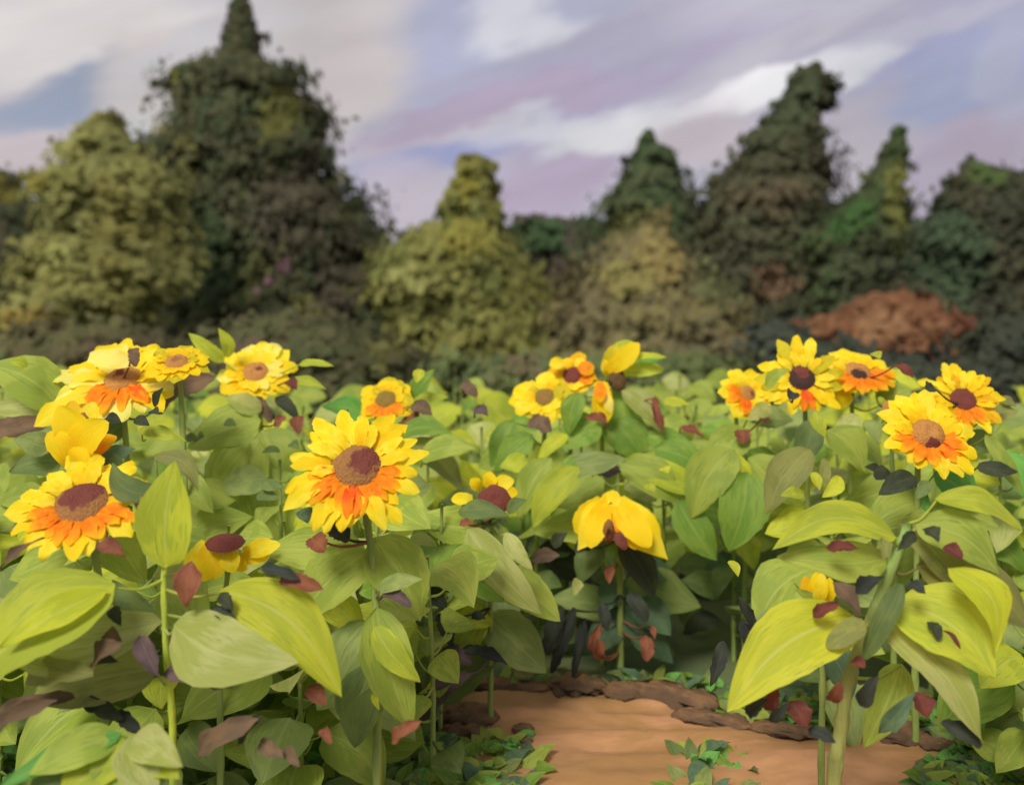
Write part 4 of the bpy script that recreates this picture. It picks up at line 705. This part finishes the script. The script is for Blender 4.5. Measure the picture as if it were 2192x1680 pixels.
leaves(RG2, [(1740, 900, 1700, 1000, 60, 'deep', -.1), (1735, 960, 1640, 1100, 80, 'olive', -.3), (1765, 980, 1758, 1060, 26, 'olive', -.5), (1700, 840, 1690, 855, 30, 'ink', -.25), (1800, 1020, 1760, 1065, 34, 'bright', -.55), (1740, 1010, 1755, 1050, 24, 'bright', -.55), (1720, 1055, 1670, 1060, 30, 'yg', -.5), (1770, 920, 1850, 1010, 90, 'mid', -.2), (1640, 830, 1690, 790, 30, 'mid', -.2), (1745, 880, 1765, 935, 36, 'yg', -.3)])
leaves(RG3, [(1840, 890, 1790, 960, 60, 'pale', -.1), (1850, 900, 1880, 950, 40, 'sage', -.15), (1880, 870, 1950, 830, 70, 'mid', .05), (1920, 780, 1955, 810, 26, 'maroon', -.15), (1868, 755, 1884, 768, 26, 'yg', -.3), (1880, 800, 1900, 890, 60, 'mid', .1), (1890, 1010, 1850, 1000, 26, 'dark', -.4), (1870, 1010, 1910, 1020, 40, 'dark', -.45)])
leaves(RG4, [(2000, 830, 1980, 840, 30, 'ink', -.15), (2100, 900, 2180, 880, 50, 'olive', .1), (2110, 930, 2190, 1060, 40, 'mid', -.1), (2090, 1000, 2180, 1010, 40, 'dark', -.15), (2140, 970, 2200, 1070, 70, 'emerald', .1), (2140, 850, 2175, 870, 26, 'deepgold' if False else 'olive', .1), (2060, 940, 2150, 960, 60, 'deep', .05)])
leaves(RG5, [(1960, 1020, 1880, 1060, 50, 'dark', -.1), (1990, 1030, 1960, 1070, 30, 'deep', -.15), (2000, 1010, 2100, 1080, 90, 'emerald', .1), (1960, 1030, 1900, 1110, 90, 'emerald', .15), (1980, 1070, 1850, 1140, 90, 'mid', .1), (1990, 1090, 2140, 1130, 90, 'mid', .12)])
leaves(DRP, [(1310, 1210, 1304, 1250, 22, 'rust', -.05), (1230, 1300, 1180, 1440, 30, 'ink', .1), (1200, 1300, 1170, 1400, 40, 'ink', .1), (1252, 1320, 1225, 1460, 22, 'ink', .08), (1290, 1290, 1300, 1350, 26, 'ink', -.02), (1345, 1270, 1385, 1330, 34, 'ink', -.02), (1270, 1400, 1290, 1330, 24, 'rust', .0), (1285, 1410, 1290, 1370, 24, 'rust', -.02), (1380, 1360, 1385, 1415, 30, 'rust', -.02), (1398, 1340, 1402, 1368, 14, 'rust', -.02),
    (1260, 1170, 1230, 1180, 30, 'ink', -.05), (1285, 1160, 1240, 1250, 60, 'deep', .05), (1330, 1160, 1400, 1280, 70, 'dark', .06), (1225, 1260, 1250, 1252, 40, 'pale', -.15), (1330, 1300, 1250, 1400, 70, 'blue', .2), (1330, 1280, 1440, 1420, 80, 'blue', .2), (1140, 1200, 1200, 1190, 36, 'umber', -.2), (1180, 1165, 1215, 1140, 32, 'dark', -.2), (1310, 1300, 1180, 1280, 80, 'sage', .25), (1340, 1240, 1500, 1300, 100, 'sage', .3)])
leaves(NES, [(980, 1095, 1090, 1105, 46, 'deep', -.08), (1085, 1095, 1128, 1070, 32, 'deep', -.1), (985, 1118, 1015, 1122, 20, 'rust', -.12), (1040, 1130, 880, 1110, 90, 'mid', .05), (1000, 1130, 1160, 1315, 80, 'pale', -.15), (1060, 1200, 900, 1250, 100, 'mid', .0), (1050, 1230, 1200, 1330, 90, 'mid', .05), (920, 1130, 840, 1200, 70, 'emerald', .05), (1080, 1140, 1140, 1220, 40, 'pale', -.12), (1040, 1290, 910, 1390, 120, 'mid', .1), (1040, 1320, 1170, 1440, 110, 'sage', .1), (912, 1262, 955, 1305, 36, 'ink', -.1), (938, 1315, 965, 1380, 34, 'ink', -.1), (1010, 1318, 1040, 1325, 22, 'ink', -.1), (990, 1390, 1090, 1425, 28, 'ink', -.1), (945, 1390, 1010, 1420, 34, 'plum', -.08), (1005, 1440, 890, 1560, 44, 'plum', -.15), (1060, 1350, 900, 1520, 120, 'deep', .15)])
leaves(SID, [(1760, 1300, 1700, 1260, 30, 'mid', -.05), (1700, 1240, 1640, 1320, 20, 'mid', -.05), (1620, 1370, 1575, 1270, 28, 'ink', .2), (1590, 1330, 1600, 1380, 40, 'ink', .25), (1550, 1370, 1520, 1470, 30, 'ink', .2), (1560, 1200, 1580, 1235, 22, 'bright', -.05), (1730, 1350, 1600, 1330, 100, 'sage', .3), (1760, 1380, 1820, 1500, 80, 'blue', .3)])

# ------------------------------------------------------------------ the leafy mass of the field: plants without blooms
def blocked(B, T, w):
    for t in (0, .35, .7, 1.):
        p = B + (T - B) * t; d = max(p.y, .3); px = 1096 + p.x / d * F; py = HOR + (EYE - p.z) / d * F; m = w / d * F * .45
        for (kx, ky, rx, ry, kd) in KEEP:
            if d < kd + .12 and ((px - kx) / (rx + m)) ** 2 + ((py - ky) / (ry + m)) ** 2 < 1: return True
        if 1395 < py + m * .5 and 990 < px < 1540 + (py - 1395) * 1.2 and d < 4.4: return True
    return False
rnd = random.Random(11)
def filler(x, y, h, nl, tones, label, group, big=1., lowtones=None):
    b = Vector((x, y, 0)); lean = Vector((rnd.uniform(-.06, .06), rnd.uniform(-.06, .06), 0))
    pl = Plant('leafy_sunflower', label, y, [(b + lean + Vector((0, 0, h)), 0), (b + lean * .5 + Vector((0, 0, h * .5)), 0)], group, .010)
    for i in range(nl):
        t = .12 + .88 * (i + rnd.random() * .6) / nl; z = h * t; a = i * 2.4 + rnd.uniform(-.4, .4); out = Vector((math.cos(a), math.sin(a), 0))
        ln = rnd.uniform(.18, .38) * big * (1.05 - .35 * abs(t - .5)); B = b + lean * t + Vector((0, 0, z)) + out * rnd.uniform(.04, .1)
        T = B + out * ln * rnd.uniform(.7, .95) + Vector((0, 0, ln * rnd.uniform(-.75, .25))); w = ln * rnd.uniform(.5, .72)
        if blocked(B, T, w): continue
        nr = Vector((out.x * .2 + rnd.uniform(-.15, .15) - .15, -1 + out.y * .15, .9))
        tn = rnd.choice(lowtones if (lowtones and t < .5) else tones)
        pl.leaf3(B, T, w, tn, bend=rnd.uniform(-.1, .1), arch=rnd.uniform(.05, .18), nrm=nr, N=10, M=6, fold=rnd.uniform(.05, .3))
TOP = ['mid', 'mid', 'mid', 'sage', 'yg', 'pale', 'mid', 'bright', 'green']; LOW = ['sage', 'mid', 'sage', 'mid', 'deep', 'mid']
rows = [(3.35, -1.9, -.15, 5, .8, 'in the front row left of the path'), (3.7, -2.2, -.3, 6, .92, 'in the second row left of the path'), (3.5, 1.5, 2.3, 2, .8, 'right of the thick olive stem'), (4.0, -2.4, -.1, 6, 1.0, 'in the third row left of the path'), (4.15, 1.15, 2.6, 4, 1.0, 'behind the thick olive stem'),
        (4.75, -2.7, 2.9, 11, 1.05, 'in the row just behind the path'), (5.2, -3.0, 3.2, 12, 1.12, 'in the second row behind the path'), (5.7, -3.3, 3.5, 12, 1.16, 'in the middle of the field'), (6.4, -3.7, 3.9, 12, 1.18, 'in the back half of the field'), (7.2, -4.1, 4.3, 12, 1.2, 'in the last rows before the trees'), (8.2, -4.7, 4.8, 12, 1.2, 'in the last row before the trees')]
for (y, x0, x1, n, h, where) in rows:
    for i in range(n):
        x = x0 + (x1 - x0) * (i + .5) / n + rnd.uniform(-.12, .12); yy = y + rnd.uniform(-.15, .15)
        filler(x, yy, h * rnd.uniform(.9, 1.06), 19 if y < 6 else 14, TOP, 'green flowerless sunflower plant ' + where, 'flowerless plants ' + where, 1.0 if y < 6 else 1.25, ['deep', 'blue', 'dark', 'deep'] if (4.5 < y < 5.5 and -.1 < x < 1.6) else LOW)  # dark low leaves near the centre: understory shadow put into leaf colour
# ------------------------------------------------------------------ low weeds on the ground (uncountable)
def weeds():
    zones = [(-30, 900, 1500, 1760, 900), (860, 1130, 1590, 1760, 420), (2040, 2300, 1590, 1760, 700), (1940, 2100, 1640, 1760, 60), (1440, 1600, 1600, 1720, 50), (1000, 1560, 1462, 1480, 60), (1540, 2200, 1500, 1560, 300)]
    for gi, keys in enumerate((('emerald', 'green'), ('sage', 'deep'), ('blue', 'mid'))):
        for kk in keys:
            V, Fc, U = [], [], []
            for (x0, x1, y0, y1, n) in zones:
                for _ in range(n // 6):
                    g = gp(rnd.uniform(x0, x1), rnd.uniform(y0, y1)); a = rnd.uniform(0, 2 * PI); ln = rnd.uniform(.06, .15); o = Vector((math.cos(a), math.sin(a), rnd.uniform(.1, .8))).normalized()
                    bv, bf, bu = blade(g, g + o * ln, ln * rnd.uniform(.35, .6), Vector((0, -.5, 1)).normalized(), prof='leaf', N=6, M=2, arch=.1)
                    q = len(V); V += bv; U += bu; Fc += [tuple(z + q for z in f) for f in bf]
            tag(link('ground_weeds', newmesh(V, Fc, lm(kk), uvs=U)), 'low %s weeds growing on the soil around the path' % {'emerald': 'bright green', 'green': 'grass green', 'sage': 'grey green', 'deep': 'dark green', 'blue': 'blue green', 'mid': 'yellow green'}[kk], 'weeds', None, 'stuff')
weeds()
print('objects', len(bpy.data.objects))
